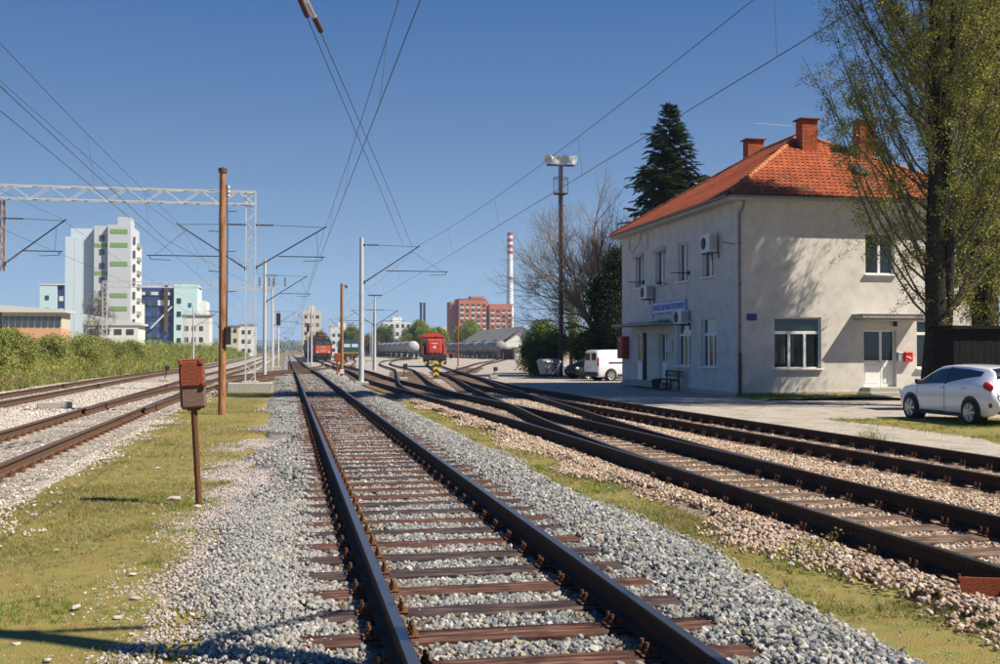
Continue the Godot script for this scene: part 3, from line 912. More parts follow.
func build_station() -> void:
	var W := 10.62
	var LN := 14.4
	var H := 7.45
	var st := thing("station_building", "two storey cream station house with orange tiled hip roof and brick chimneys", "building", Vector3(16.89, 0, -38.8))
	var endh := [[1.55, 1.0, 3.5, 2.99], [5.31, .27, 6.71, 2.5], [7.6, 1.0, 8.45, 2.9], [5.4, 4.7, 6.65, 6.33]]
	var longh := [[2.15, 4.7, 3.45, 6.36], [5.0, 4.7, 6.3, 6.38], [7.9, 4.72, 9.25, 6.3], [11.0, 4.75, 12.2, 6.3], [2.0, 1.02, 3.62, 3.0], [4.8, 1.02, 6.42, 3.02], [7.75, .27, 8.85, 2.5], [10.55, .27, 11.75, 2.55]]
	var we := Geo.new()
	holed(we, Vector3(0, -.15, 0), Vector3.RIGHT, Vector3.BACK, W, H + .15, endh.map(func(k): return [k[0], k[1] + .15, k[2], k[3] + .15]), .35)
	part(st, "wall", we, M.stucco)
	var wl := Geo.new()
	holed(wl, Vector3(0, -.15, 0), Vector3.FORWARD, Vector3.LEFT, LN, H + .15, longh.map(func(k): return [k[0], k[1] + .15, k[2], k[3] + .15]), .35)
	part(st, "wall", wl, M.stucco)
	var wr := Geo.new()
	wr.box(Vector3(W - .175, H * .5 - .075, -LN * .5 - .18), Vector3(.35, H + .15, LN - .36))
	wr.box(Vector3(W * .5, H * .5 - .075, -LN + .175), Vector3(W - .72, H + .15, .35))
	part(st, "wall", wr, M.stucco)
	var fl := Geo.new()
	for y in [.1, 3.55, 7.3]: fl.box(Vector3(W * .5, y, -LN * .5), Vector3(W - .74, .2, LN - .74))
	fl.box(Vector3(W * .5, 1.8, -4.2), Vector3(W - .74, 3.2, .12))
	fl.box(Vector3(W * .5, 5.4, -4.2), Vector3(W - .74, 3.4, .12))
	fl.box(Vector3(4.4, 1.8, -LN * .5), Vector3(.12, 3.2, LN - .74))
	fl.box(Vector3(4.4, 5.4, -LN * .5), Vector3(.12, 3.4, LN - .74))
	part(st, "inner_wall", fl, M.dim_wall)
	var pl := Geo.new()
	pl.box(Vector3(W * .5, -.05, .03), Vector3(W + .08, .3, .06))
	pl.box(Vector3(-.03, -.05, -LN * .5), Vector3(.06, .3, LN + .04))
	part(st, "plinth", pl, M.plinth)
	# windows
	var R := Vector3.RIGHT
	var B := Vector3.BACK
	casement(st, Vector3(1.55, 1.0, 0), R, B, 1.95, 1.99, [[0, 0, .333, .7], [.333, 0, .667, .7], [.667, 0, 1, .7], [0, .7, 1, 1]], .14, true, "window", [[.03, .1, .3, .68], [.42, .1, .5, .68]])
	casement(st, Vector3(7.6, 1.0, 0), R, B, .85, 1.9, [[0, 0, 1, .72], [0, .72, 1, 1]])
	casement(st, Vector3(5.4, 4.7, 0), R, B, 1.25, 1.63, [[0, 0, .5, 1], [.5, 0, 1, 1]])
	var F := Vector3.FORWARD
	var Lf := Vector3.LEFT
	for k in [0, 1, 2, 3]:
		var h = longh[k]
		casement(st, Vector3(0, h[1], -h[0]), F, Lf, h[2] - h[0], h[3] - h[1], [[0, 0, .5, 1], [.5, 0, 1, 1]], .14, true, "window", [[.5, .05, .95, .95]])
	for k in [4, 5]:
		var h = longh[k]
		casement(st, Vector3(0, h[1], -h[0]), F, Lf, h[2] - h[0], h[3] - h[1], [[0, 0, .34, .68], [.34, 0, .66, .68], [.66, 0, 1, .68], [0, .68, 1, 1]], .14, true, "window", [[.05, .72, .9, .98], [.1, .05, .3, .66]])
	for k in [2, 3]:  # roller shutter boxes over the two far upper windows
		var h = longh[k]
		var g := Geo.new()
		g.bbox(Vector3(-.07, h[3] + .02, -(h[0] + h[2]) * .5), Vector3(.2, .16, h[2] - h[0] + .15), .02)
		part(st, "shutter_box", g, M.grey_trim)
	# end door: two leaves, glazed upper halves
	var dn := casement(st, Vector3(5.31, .27, 0), R, B, 1.4, 2.23, [[0, .44, .58, 1], [.58, .44, 1, 1]], .2, false, "door")
	var g := Geo.new()
	g.bbox(Vector3(5.31 + .41, .76, -.2), Vector3(.8, .97, .05), .01)
	g.bbox(Vector3(5.31 + 1.11, .76, -.2), Vector3(.57, .97, .05), .01)
	g.bbox(Vector3(5.31 + .41, .76, -.17), Vector3(.56, .72, .02), .01)
	g.bbox(Vector3(5.31 + 1.11, .76, -.17), Vector3(.34, .72, .02), .01)
	part(dn, "door_panel", g, M.white_paint)
	g = Geo.new()
	g.tube([Vector3(6.06, 1.25, -.15), Vector3(6.06, 1.25, -.1), Vector3(5.95, 1.25, -.1)], .012, 6)
	part(dn, "handle", g, M.dark_metal)
	g = Geo.new()
	g.bbox(Vector3(6.01, .17, .35), Vector3(1.7, .2, .7), .02)
	g.bbox(Vector3(6.01, .0, .6), Vector3(2.1, .2, 1.0), .02)
	part(st, "step", g, M.concrete)
	# end canopy
	g = Geo.new()
	g.bbox(Vector3(6.2, 3.02, .38), Vector3(2.75, .14, .76), .015)
	g.bbox(Vector3(6.2, 2.9, .37), Vector3(2.6, .1, .7), .015)
	part(st, "canopy", g, M.concrete)
	g = Geo.new()
	g.box(Vector3(6.2, 3.105, .385), Vector3(2.8, .03, .8))
	part(st, "canopy_flashing", g, M.zinc)
	# platform doors on the long side
	var d2 := casement(st, Vector3(0, .27, -7.75), F, Lf, 1.1, 2.23, [[0, .4, .5, 1], [.5, .4, 1, 1]], .16, false, "door", [[.5, .45, .95, .95]])
	g = Geo.new()
	g.bbox(Vector3(.16, .71, -8.3), Vector3(.05, .88, 1.08), .01)
	part(d2, "door_panel", g, M.white_paint)
	var d1 := casement(st, Vector3(-.1, .27, -11.05), F, Lf, .68, 2.26, [[0, .4, 1, 1]], .06, false, "door")
	g = Geo.new()
	g.bbox(Vector3(-.04, .71, -11.39), Vector3(.05, .88, .66), .01)
	part(d1, "door_panel", g, M.white_paint)
	g = Geo.new()
	g.bbox(Vector3(-.25, .13, -9.8), Vector3(.5, .24, 5.6), .02)
	part(st, "step", g, M.concrete)
	# platform canopy
	g = Geo.new()
	g.bbox(Vector3(-.55, 2.9, -9.75), Vector3(1.1, .12, 5.9), .015)
	part(st, "canopy", g, M.concrete)
	g = Geo.new()
	g.bbox(Vector3(-.28, 3.06, -9.6), Vector3(.55, .1, 4.6), .015)
	part(st, "canopy_flashing", g, M.zinc)
	# roof
	var ov := .5
	var ey := 7.62
	var hw := W * .5 + ov
	var rise := 3.58
	var sl := Vector2(hw, rise).length()
	var e0 := Vector3(-ov, ey, ov)
	var e1 := Vector3(W + ov, ey, ov)
	var e2 := Vector3(W + ov, ey, -LN - ov)
	var e3 := Vector3(-ov, ey, -LN - ov)
	var r0 := Vector3(W * .5, ey + rise, ov - hw)
	var r1 := Vector3(W * .5, ey + rise, -LN - ov + hw)
	var rf := Geo.new()
	rf.q(e0, e1, r0, r0, Vector3(0, 1, 1)); rf.q(e3, e2, r1, r1, Vector3(0, 1, -1))
	rf.q(e0, e3, r1, r0, Vector3(-1, 1, 0)); rf.q(e1, e2, r1, r0, Vector3(1, 1, 0))
	var roof := part(st, "roof", rf, M.brick_dark)
	var tg := Geo.new()
	var dep := LN + 2 * ov
	tiles(tg, e0, Vector3.RIGHT, (r0 - (e0 + e1) * .5).normalized(), W + 2 * ov, sl, hw, hw)
	tiles(tg, e3, Vector3.RIGHT, (r1 - (e3 + e2) * .5).normalized(), W + 2 * ov, sl, hw, hw)
	tiles(tg, e3, Vector3.BACK, Vector3(hw, rise, 0).normalized(), dep, sl, hw, hw)
	tiles(tg, e2, Vector3.BACK, Vector3(-hw, rise, 0).normalized(), dep, sl, hw, hw)
	part(roof, "roof_tile", tg, M.tile).set_meta("kind", "stuff")
	var rg := Geo.new()
	for k in [[e0, r0], [e1, r0], [e2, r1], [e3, r1], [r1, r0]]: ridge_tiles(rg, k[0] + Vector3.UP * .05, k[1] + Vector3.UP * .05)
	part(roof, "ridge_tile", rg, M.tile).set_meta("kind", "stuff")
	var hk := Geo.new()
	hk.col = Color(.55, .25, .12)
	for i in 24:  # snow hooks above the eave
		var q := e0 + Vector3.RIGHT * (1.3 + i * .38) + (r0 - (e0 + e1) * .5).normalized() * (.62 if i % 2 else .8)
		hk.box(q + Vector3(0, .12, .05), Vector3(.04, .12, .03))
	part(roof, "snow_hook", hk, M.tile).set_meta("kind", "stuff")
	var ev := Geo.new()
	for k in [[e0, e1], [e1, e2], [e2, e3], [e3, e0]]:
		var a: Vector3 = k[0]
		var b: Vector3 = k[1]
		var out := (b - a).normalized().cross(Vector3.UP)
		if out.dot(a - Vector3(W * .5, 0, -LN * .5)) < 0: out = -out
		ev.box((a + b) * .5 - out * .02 + Vector3.DOWN * .1, (Vector3(a.distance_to(b) - .03, .16, .03) if absf(out.z) > .5 else Vector3(.03, .16, a.distance_to(b) - .03)))
	ev.box(Vector3(W * .5, ey - .185, -LN * .5), Vector3(W + 2 * ov - .06, .03, LN + 2 * ov - .06))
	part(roof, "eave_board", ev, M.grey_trim)
	for k in [[e0, e1], [e0, e3]]:
		var gu := Geo.new()
		var a: Vector3 = k[0]
		var b: Vector3 = k[1]
		var out: Vector3 = Vector3.BACK if absf(a.z - b.z) < .1 else Vector3.LEFT
		var prev := []
		for j in 9:
			var an := PI * j / 8.0
			var off := out * (.08 - cos(an) * .075) + Vector3.UP * (-.03 - sin(an) * .075)
			var cur := [a + off, b + off, (out * -cos(an) + Vector3.UP * -sin(an))]
			if j > 0: gu.q(prev[0], prev[1], cur[1], cur[0], cur[2])
			prev = cur
		part(roof, "gutter", gu, M.gutter)
	for k in [[4.95, -3.95, .72, .6, 9.7, 11.55], [7.3, -3.35, .75, .6, 9.3, 11.45], [5.25, -10.0, .82, .6, 10.0, 11.85]]:
		var bs := Geo.new()
		bs.col = Color(.2, .06, .03)
		bs.box(Vector3(k[0], (k[4] + k[5]) * .5, k[1]), Vector3(k[2] - .03, k[5] - k[4] - .01, k[3] - .03))
		brick_stack(bs, Vector3(k[0], k[4], k[1]), k[2], k[3], k[5] - k[4])
		var ch := part(roof, "chimney", bs, M.tile)
		var cp := Geo.new()
		cp.col = Color(.17, .075, .05)
		cp.bbox(Vector3(k[0], k[5] + .03, k[1]), Vector3(k[2] + .2, .07, k[3] + .2), .015)
		part(ch, "chimney_cap", cp, M.tile)
		if k[4] < 10.0:
			var fs := Geo.new()
			fs.box(Vector3(k[0], k[4] + .16, k[1] + k[3] * .5 + .02), Vector3(k[2] + .08, .22, .03))
			part(ch, "flashing", fs, M.white_metal)
	var sk := Geo.new()
	sk.box(Vector3(6.1, 9.08, -1.65), Vector3(.55, .14, .8), Basis(Vector3.RIGHT, atan2(rise, hw)))
	part(roof, "skylight", sk, M.dark_metal)
	var an := Geo.new()
	an.tube([Vector3(4.3, 11.2, -5.6), Vector3(4.3, 11.75, -5.6)], .01, 5)
	an.tube([Vector3(3.3, 11.72, -5.6), Vector3(5.1, 11.66, -5.6)], .009, 5)
	part(roof, "antenna", an, M.zinc)
	# downpipe on the corner, plastic above and rusty below
	g = Geo.new()
	g.tube([Vector3(.14, 7.4, .42), Vector3(.14, 7.2, .35), Vector3(.1, 6.9, .08), Vector3(.1, 1.6, .08)], .05, 10)
	var dp := part(st, "downpipe", g, M.gutter)
	g = Geo.new()
	g.tube([Vector3(.1, 1.62, .08), Vector3(.1, .0, .08)], .06, 10)
	for y in [2.6, 4.2, 5.8]: g.lathe([Vector2(.062, 0), Vector2(.062, .04)], 10, Vector3(.1, y, .08))
	part(dp, "pipe_foot", g, M.rust)
	# cables on the long wall
	g = Geo.new()
	g.tube([Vector3(-.03, 7.35, -13.0), Vector3(-.03, 6.8, -13.1), Vector3(-.04, 6.55, -12.6), Vector3(-.03, 6.9, -11.6), Vector3(-.03, 7.35, -11.2)], .012, 5)
	g.tube([Vector3(-.03, 7.35, -10.3), Vector3(-.03, 6.5, -10.3)], .01, 5)
	g.tube([Vector3(-.02, 6.0, -1.3), Vector3(-.02, 5.85, -.5), Vector3(-.02, 5.8, -.1)], .012, 5)
	g.tube([Vector3(-.02, 4.1, -9.6), Vector3(-.02, 3.1, -9.6)], .012, 5)
	part(st, "cable", g, M.black_plastic)
	for k in [[11.6, 4.98], [5.6, 5.02]]:  # flag holders by two upper windows
		g = Geo.new()
		g.tube([Vector3(0, k[1], -k[0] + .7), Vector3(-.55, k[1] + .06, -k[0] - .1)], .025, 6)
		g.box(Vector3(-.05, k[1], -k[0] + .68), Vector3(.1, .16, .12))
		part(st, "flag_holder", g, M.dark_metal)
	g = Geo.new()
	g.tube([Vector3(0, 4.72, -7.6), Vector3(-.35, 4.75, -7.6)], .02, 6)
	g.lathe([Vector2(0, .12), Vector2(.1, .1), Vector2(.12, -.06), Vector2(0, -.06)], 10, Vector3(-.4, 4.72, -7.6))
	part(st, "wall_lamp", g, M.copper_brown)
	g = Geo.new()
	g.lathe([Vector2(0, .1), Vector2(.07, .08), Vector2(.09, -.1), Vector2(0, -.1)], 10, Vector3(6.6, 2.75, .12))
	part(st, "wall_lamp", g, M.dark_metal)

	# things hung on or standing by the walls
	var sg := thing("station_sign", "long white board with blue lettering above the platform doors of the station", "sign", Vector3(16.82, 3.41, -45.2))
	g = Geo.new()
	g.bbox(Vector3(0, .25, -.95), Vector3(.06, .5, 4.3), .01)
	part(sg, "board", g, M.sign_white)
	g = Geo.new()
	for k in [[.495, .02], [.005, .02]]: g.box(Vector3(-.035, k[0], -.95), Vector3(.012, k[1], 4.3))
	for z in [1.195, -3.095]: g.box(Vector3(-.035, .25, z), Vector3(.012, .5, .02))
	part(sg, "border", g, M.sign_blue)
	var tx := TextMesh.new()
	tx.text = "ZAGREB ZAPADNI KOLODVOR"
	var sf := SystemFont.new()
	sf.font_names = PackedStringArray(["Droid Sans"])
	sf.font_weight = 700
	tx.font = sf
	tx.font_size = 64
	tx.pixel_size = .0045
	tx.depth = .01
	var tb := tx.get_aabb()
	var sc := minf(4.0 / maxf(tb.size.x, .01), .34 / maxf(tb.size.y, .01))
	put(sg, "lettering", tx, M.sign_blue, Transform3D(Basis(Vector3.UP, -PI / 2).scaled(Vector3(sc, sc * 1.25, sc)), Vector3(-.037, .25, -.95)))

	var acl := ["white air conditioner unit beside the upper platform window nearest the house corner", "white air conditioner unit hung below the end of the station sign", "white air conditioner unit high above the platform canopy"]
	var acp := [[16.89, 5.62, 40.85, .75], [16.89, 2.83, 44.0, .6], [16.89, 4.12, 48.5, .62]]
	for i in 3:
		var a = acp[i]
		var o := thing("air_conditioner", acl[i], "air conditioner", Vector3(a[0], a[1], -a[2]), 0.0, "air conditioners on the station wall")
		g = Geo.new()
		g.bbox(Vector3(-.3, a[3] * .5, 0), Vector3(.34, a[3], .92), .02)
		part(o, "casing", g, M.white_metal)
		g = Geo.new()
		g.lathe([Vector2(0, .012), Vector2(.24, .012), Vector2(.25, 0)], 18, Vector3(-.3, a[3] * .5, .0) + Vector3(-.172, 0, -.12), Basis(Vector3(0, 0, 1), PI / 2))
		part(o, "fan_grille", g, M.dark_metal)
		g = Geo.new()
		for z in [-.35, .35]:
			g.box(Vector3(-.23, -.02, z), Vector3(.46, .04, .04))
			g.box(Vector3(-.02, -.12, z), Vector3(.04, .24, .04))
		part(o, "bracket", g, M.dark_metal)
		g = Geo.new()
		g.box(Vector3(-.3, a[3] * .5, .467), Vector3(.26, a[3] * .8, .01))
		part(o, "side_vent", g, M.bin_grey)
	var rb := thing("wall_cabinet", "tall red cabinet on the platform wall at the far house corner", "cabinet", Vector3(16.89, 1.3, -52.5))
	g = Geo.new()
	g.bbox(Vector3(-.17, .55, 0), Vector3(.34, 1.12, .95), .02)
	part(rb, "casing", g, M.sign_red)
	g = Geo.new()
	g.bbox(Vector3(-.345, .55, 0), Vector3(.02, 1.0, .82), .008)
	part(rb, "door", g, M.sign_red)
	g = Geo.new()
	g.box(Vector3(-.36, .92, .0), Vector3(.008, .12, .1))
	part(rb, "emblem", g, M.number_plate)
	var nb := thing("notice_board", "grey notice board on the platform wall between door and window", "notice board", Vector3(16.89, 1.6, -46.1))
	g = Geo.new()
	g.bbox(Vector3(-.03, .3, 0), Vector3(.06, .6, .75), .01)
	part(nb, "frame", g, M.zinc)
	for z in [-.17, .17]:
		g = Geo.new()
		g.box(Vector3(-.064, .3, z), Vector3(.006, .46, .3))
		part(nb, "sheet", g, M.board_paper)
	var bn := thing("bench", "dark wooden bench under the platform window of the station", "bench", Vector3(16.45, .0, -44.9))
	for i in 3:
		g = Geo.new()
		g.bbox(Vector3(-.3 + i * .14, .45, 0), Vector3(.12, .04, 2.0), .01)
		part(bn, "seat_slat", g, M.copper_brown)
	for i in 2:
		g = Geo.new()
		g.bbox(Vector3(.12 + i * .02, .62 + i * .16, 0), Vector3(.04, .12, 2.0), .01)
		part(bn, "back_slat", g, M.copper_brown)
	for z in [-.75, .75]:
		g = Geo.new()
		g.box(Vector3(-.28, .21, z), Vector3(.06, .43, .08))
		g.box(Vector3(.1, .4, z), Vector3(.06, .85, .08))
		g.box(Vector3(-.1, .4, z), Vector3(.4, .05, .08))
		part(bn, "leg", g, M.dark_metal)
	var tk := thing("plant_tub", "dark tub standing at the end of the platform bench", "tub", Vector3(16.3, .0, -46.3))
	g = Geo.new()
	g.lathe([Vector2(0, 0), Vector2(.17, 0), Vector2(.24, .4), Vector2(.21, .4), Vector2(.19, .33), Vector2(0, .33)], 14)
	part(tk, "pot", g, M.black_plastic)
	var mb := thing("mailbox", "red letter box with a white mark beside the end door", "mailbox", Vector3(24.02, 1.25, -38.8))
	g = Geo.new()
	g.bbox(Vector3(0, .2, .11), Vector3(.36, .4, .22), .03)
	part(mb, "casing", g, M.red_gloss)
	g = Geo.new()
	g.box(Vector3(0, .33, .225), Vector3(.26, .03, .012))
	part(mb, "slot", g, M.black_plastic)
	g = Geo.new()  # post horn mark
	g.tube([Vector3(-.12, .2, .224), Vector3(-.03, .19, .224), Vector3(.06, .13, .224)], [.012, .018, .03], 6)
	part(mb, "horn_mark", g, M.white_paint)
	var lb := thing("letter_box", "small grey letter box next to the red one", "letter box", Vector3(23.72, 1.27, -38.8))
	g = Geo.new()
	g.bbox(Vector3(0, .18, .07), Vector3(.24, .36, .14), .015)
	part(lb, "casing", g, M.zinc)
	g = Geo.new()
	g.box(Vector3(0, .29, .142), Vector3(.17, .025, .006))
	part(lb, "slot", g, M.black_plastic)
	var hn := thing("house_plate", "small dark blue plate on the end wall by the corner", "plate", Vector3(17.5, 2.85, -38.8))
	g = Geo.new()
	g.bbox(Vector3(0, .13, .015), Vector3(.42, .27, .02), .006)
	part(hn, "plate", g, M.navy_wall)

# ---------------------------------------------------------------- masts, portals, wires
func insulator(g: Geo, a: Vector3, b: Vector3, r := .06) -> void:
	var d := (b - a)
	var y := d.normalized()
	var x := (Vector3.UP if absf(y.y) < .9 else Vector3.RIGHT).cross(y).normalized()
	var bs := Basis(x, y, x.cross(y))
	var prof := [Vector2(.02, 0)]
	var n := maxi(3, int(d.length() / .09))
	for i in n:
		var t := d.length() * (i + .3) / n
		prof.append(Vector2(.025, t - .01)); prof.append(Vector2(r, t + .005)); prof.append(Vector2(r * .9, t + .022)); prof.append(Vector2(.025, t + .035))
	prof.append(Vector2(.02, d.length()))
	g.lathe(prof, 8, a, bs)

# a hinged bracket that carries the overhead line: root on the post at h0, stay at h1, reaching dx across
func cantilever(o: Node3D, root: Vector3, h0: float, h1: float, dx: float, arm_y: float, arm0: float, arm1: float) -> void:
	var s := signf(dx)
	var br := Geo.new()
	var foot := root + Vector3(0, h0, 0)
	var tip := root + Vector3(dx, h1 - .05, 0)
	var dir := (tip - foot).normalized()
	br.tube([foot + dir * .75, tip + dir * .1], .03, 6)
	br.tube([root + Vector3(s * .75, h1, 0), tip], .012, 5)
	br.tube([root + Vector3(arm0, arm_y, 0), root + Vector3(arm1, arm_y, 0)], .024, 6)
	br.tube([root + Vector3(arm1 - s * .1, arm_y, 0), root + Vector3(arm1 - s * .15, arm_y - .16, 0)], .02, 5)
	br.tube([root + Vector3(arm1 - s * .15, arm_y - .16, 0), root + Vector3(arm1 - s * .95, arm_y - .2, 0)], .014, 5)
	br.tube([root + Vector3(arm1 - s * .3, arm_y, 0), tip - dir * .4], .008, 4)
	var b := part(o, "bracket", br, M.dark_metal)
	var ig := Geo.new()
	insulator(ig, foot + dir * .15, foot + dir * .75, .07)
	insulator(ig, root + Vector3(s * .15, h1, 0), root + Vector3(s * .75, h1, 0), .06)
	part(b, "insulator", ig, M.porcelain)
	var hg := Geo.new()
	hg.box(foot, Vector3(.12, .16, .12))
	hg.tube([foot, foot + dir * .16], .025, 5)
	hg.box(root + Vector3(0, h1, 0), Vector3(.12, .1, .12))
	hg.tube([root + Vector3(0, h1, 0), root + Vector3(s * .16, h1, 0)], .02, 5)
	part(b, "hinge", hg, M.dark_metal)

func lattice(g: Geo, a: Vector3, b: Vector3, w: Vector3, d: Vector3, step: float, th: float) -> void:
	# four chords from a to b spread by +-w and +-d, braced on the two faces seen from the tracks
	for sw in [-1.0, 1.0]:
		for sd in [-1.0, 1.0]: g.bar(a + w * sw + d * sd, b + w * sw + d * sd, th * 1.7)
	var n := int((b - a).length() / step)
	for i in n:
		var p := a.lerp(b, i / float(n))
		var q := a.lerp(b, (i + 1.0) / n)
		var s := 1.0 if i % 2 == 0 else -1.0
		for sd in [-1.0, 1.0]: g.bar(p - w * s + d * sd, q + w * s + d * sd, th)
		for sw in [-1.0, 1.0]: g.bar(p + w * sw - d * s, q + w * sw + d * s, th)

func portal(label: String, D: float, xr: float, xl: float, top: float, near: bool) -> Node3D:
	var o := thing("lattice_portal", label, "catenary portal", P(xr, 0, D), 0.0, "lattice portals over the tracks")
	var g := Geo.new()
	lattice(g, Vector3(0, .2, 0), Vector3(0, top, 0), Vector3(.2, 0, 0), Vector3(0, 0, .16), .42, .028)
	part(o, "post", g, M.galvanised)
	g = Geo.new()
	lattice(g, Vector3(xl - xr, .2, 0), Vector3(xl - xr, top, 0), Vector3(.2, 0, 0), Vector3(0, 0, .16), .42, .028)
	part(o, "post", g, M.galvanised)
	g = Geo.new()
	lattice(g, Vector3(.2, top - .28, 0), Vector3(xl - xr - .2, top - .28, 0), Vector3(0, .27, 0), Vector3(0, 0, .2), .75, .035)
	part(o, "beam", g, M.galvanised)
	g = Geo.new()
	g.bbox(Vector3(0, .06, 0), Vector3(1.9, .5, 1.1), .03)
	g.bbox(Vector3(0, .33, 0), Vector3(.7, .1, .6), .02)
	part(o, "footing", g, M.concrete)
	if near:
		cantilever(o, Vector3(.22, 0, 0), 5.3, 7.15, 2.95, 5.8, .95, 2.95)
		cantilever(o, Vector3(-.22, 0, 0), 5.25, 7.15, -2.8, 5.76, -1.1, -4.1)
	for x in [-8.2] if near else []:
		var dp := Geo.new()
		lattice(dp, Vector3(-10.1, 5.0, 0), Vector3(-10.1, top - .6, 0), Vector3(.09, 0, 0), Vector3(0, 0, .09), .3, .02)
		var dr := part(o, "drop_post", dp, M.wood_pole)
		cantilever(o, Vector3(-10.0, 0, 0), 5.3, 7.2, 2.35, 5.86, .7, 2.3)
	return o


func wire(label: String, pts: Array, r := .011, mat: Material = null, group := "") -> Node3D:
	var g := Geo.new()
	g.tube(pts, r, 5)
	var n := put(self, "overhead_wire", g.mesh(), M.wire if mat == null else mat)
	tag(n, label, "overhead wire", group)
	return n

# messenger with sag, contact wire below it, droppers between: one thing per span line
func catenary(label: String, stops: Array) -> void:
	# stops: [x_messenger, y_messenger, x_contact, y_contact, D]
	var o := thing("overhead_line", label, "overhead line", Vector3.ZERO, 0.0, "overhead lines above the tracks")
	var mp := []
	var cp := []
	var dg := Geo.new()
	for i in stops.size() - 1:
		var a = stops[i]
		var b = stops[i + 1]
		var span: float = b[4] - a[4]
		var n := maxi(8, int(span / 5.0))
		for k in n + (1 if i == stops.size() - 2 else 0):
			var t := k / float(n)
			var D := lerpf(a[4], b[4], t)
			var sag := minf(.45, span * .009) * 4.0 * t * (1.0 - t)
			mp.append(P(lerpf(a[0], b[0], t), lerpf(a[1], b[1], t) - sag, D))
			cp.append(P(lerpf(a[2], b[2], t), lerpf(a[3], b[3], t), D))
			if k > 0 and k % 2 == 0: dg.tube([mp[-1], cp[-1]], .0035, 4, false)
	var g := Geo.new()
	g.tube(mp, .0065, 5)
	part(o, "messenger_wire", g, M.wire)
	g = Geo.new()
	g.tube(cp, .0072, 5)
	part(o, "contact_wire", g, M.wire)
	part(o, "dropper", dg, M.wire)

func steel_mast(label: String, at: Vector3, h: float, brackets: Array) -> Node3D:
	var o := thing("steel_mast", label, "catenary mast", at, 0.0, "round steel catenary masts")
	var g := Geo.new()
	g.tube([Vector3(0, .05, 0), Vector3(0, h * .5, 0), Vector3(0, h, 0)], [.135, .12, .1], 12)
	part(o, "pole", g, M.galvanised)
	g = Geo.new()
	g.bbox(Vector3(0, .0, 0), Vector3(.7, .25, .7), .03)
	part(o, "footing", g, M.concrete)
	for b in brackets: cantilever(o, Vector3(signf(b[2]) * .13, 0, 0), b[0], b[1], b[2], b[3], b[4], b[5])
	return o

func wooden_pole(label: String, at: Vector3, h: float, r: float, lamp: bool) -> Node3D:
	var o := thing("wooden_pole", label, "pole", at, 0.0, "wooden poles beside the tracks")
	var g := Geo.new()
	g.tube([Vector3(0, -.1, 0), Vector3(.01, h * .4, 0), Vector3(-.01, h * .8, .01), Vector3(0, h, 0)], [r, r * .93, r * .84, r * .8], 14)
	part(o, "shaft", g, M.wood_pole)
	if lamp:
		g = Geo.new()
		g.lathe([Vector2(0, .16), Vector2(.07, .15), Vector2(.15, 0), Vector2(.13, -.02), Vector2(0, -.02)], 12, Vector3(.24, h - .22, 0), Basis(Vector3(0, 0, 1), -1.2))
		g.tube([Vector3(0, h - .12, 0), Vector3(.2, h - .16, 0)], .02, 5)
		part(o, "lamp", g, M.dark_metal)
		g = Geo.new()
		g.bbox(Vector3(0, .25, .05), Vector3(.3, .3, .3), .02)
		part(o, "base_box", g, M.white_metal)
	return o

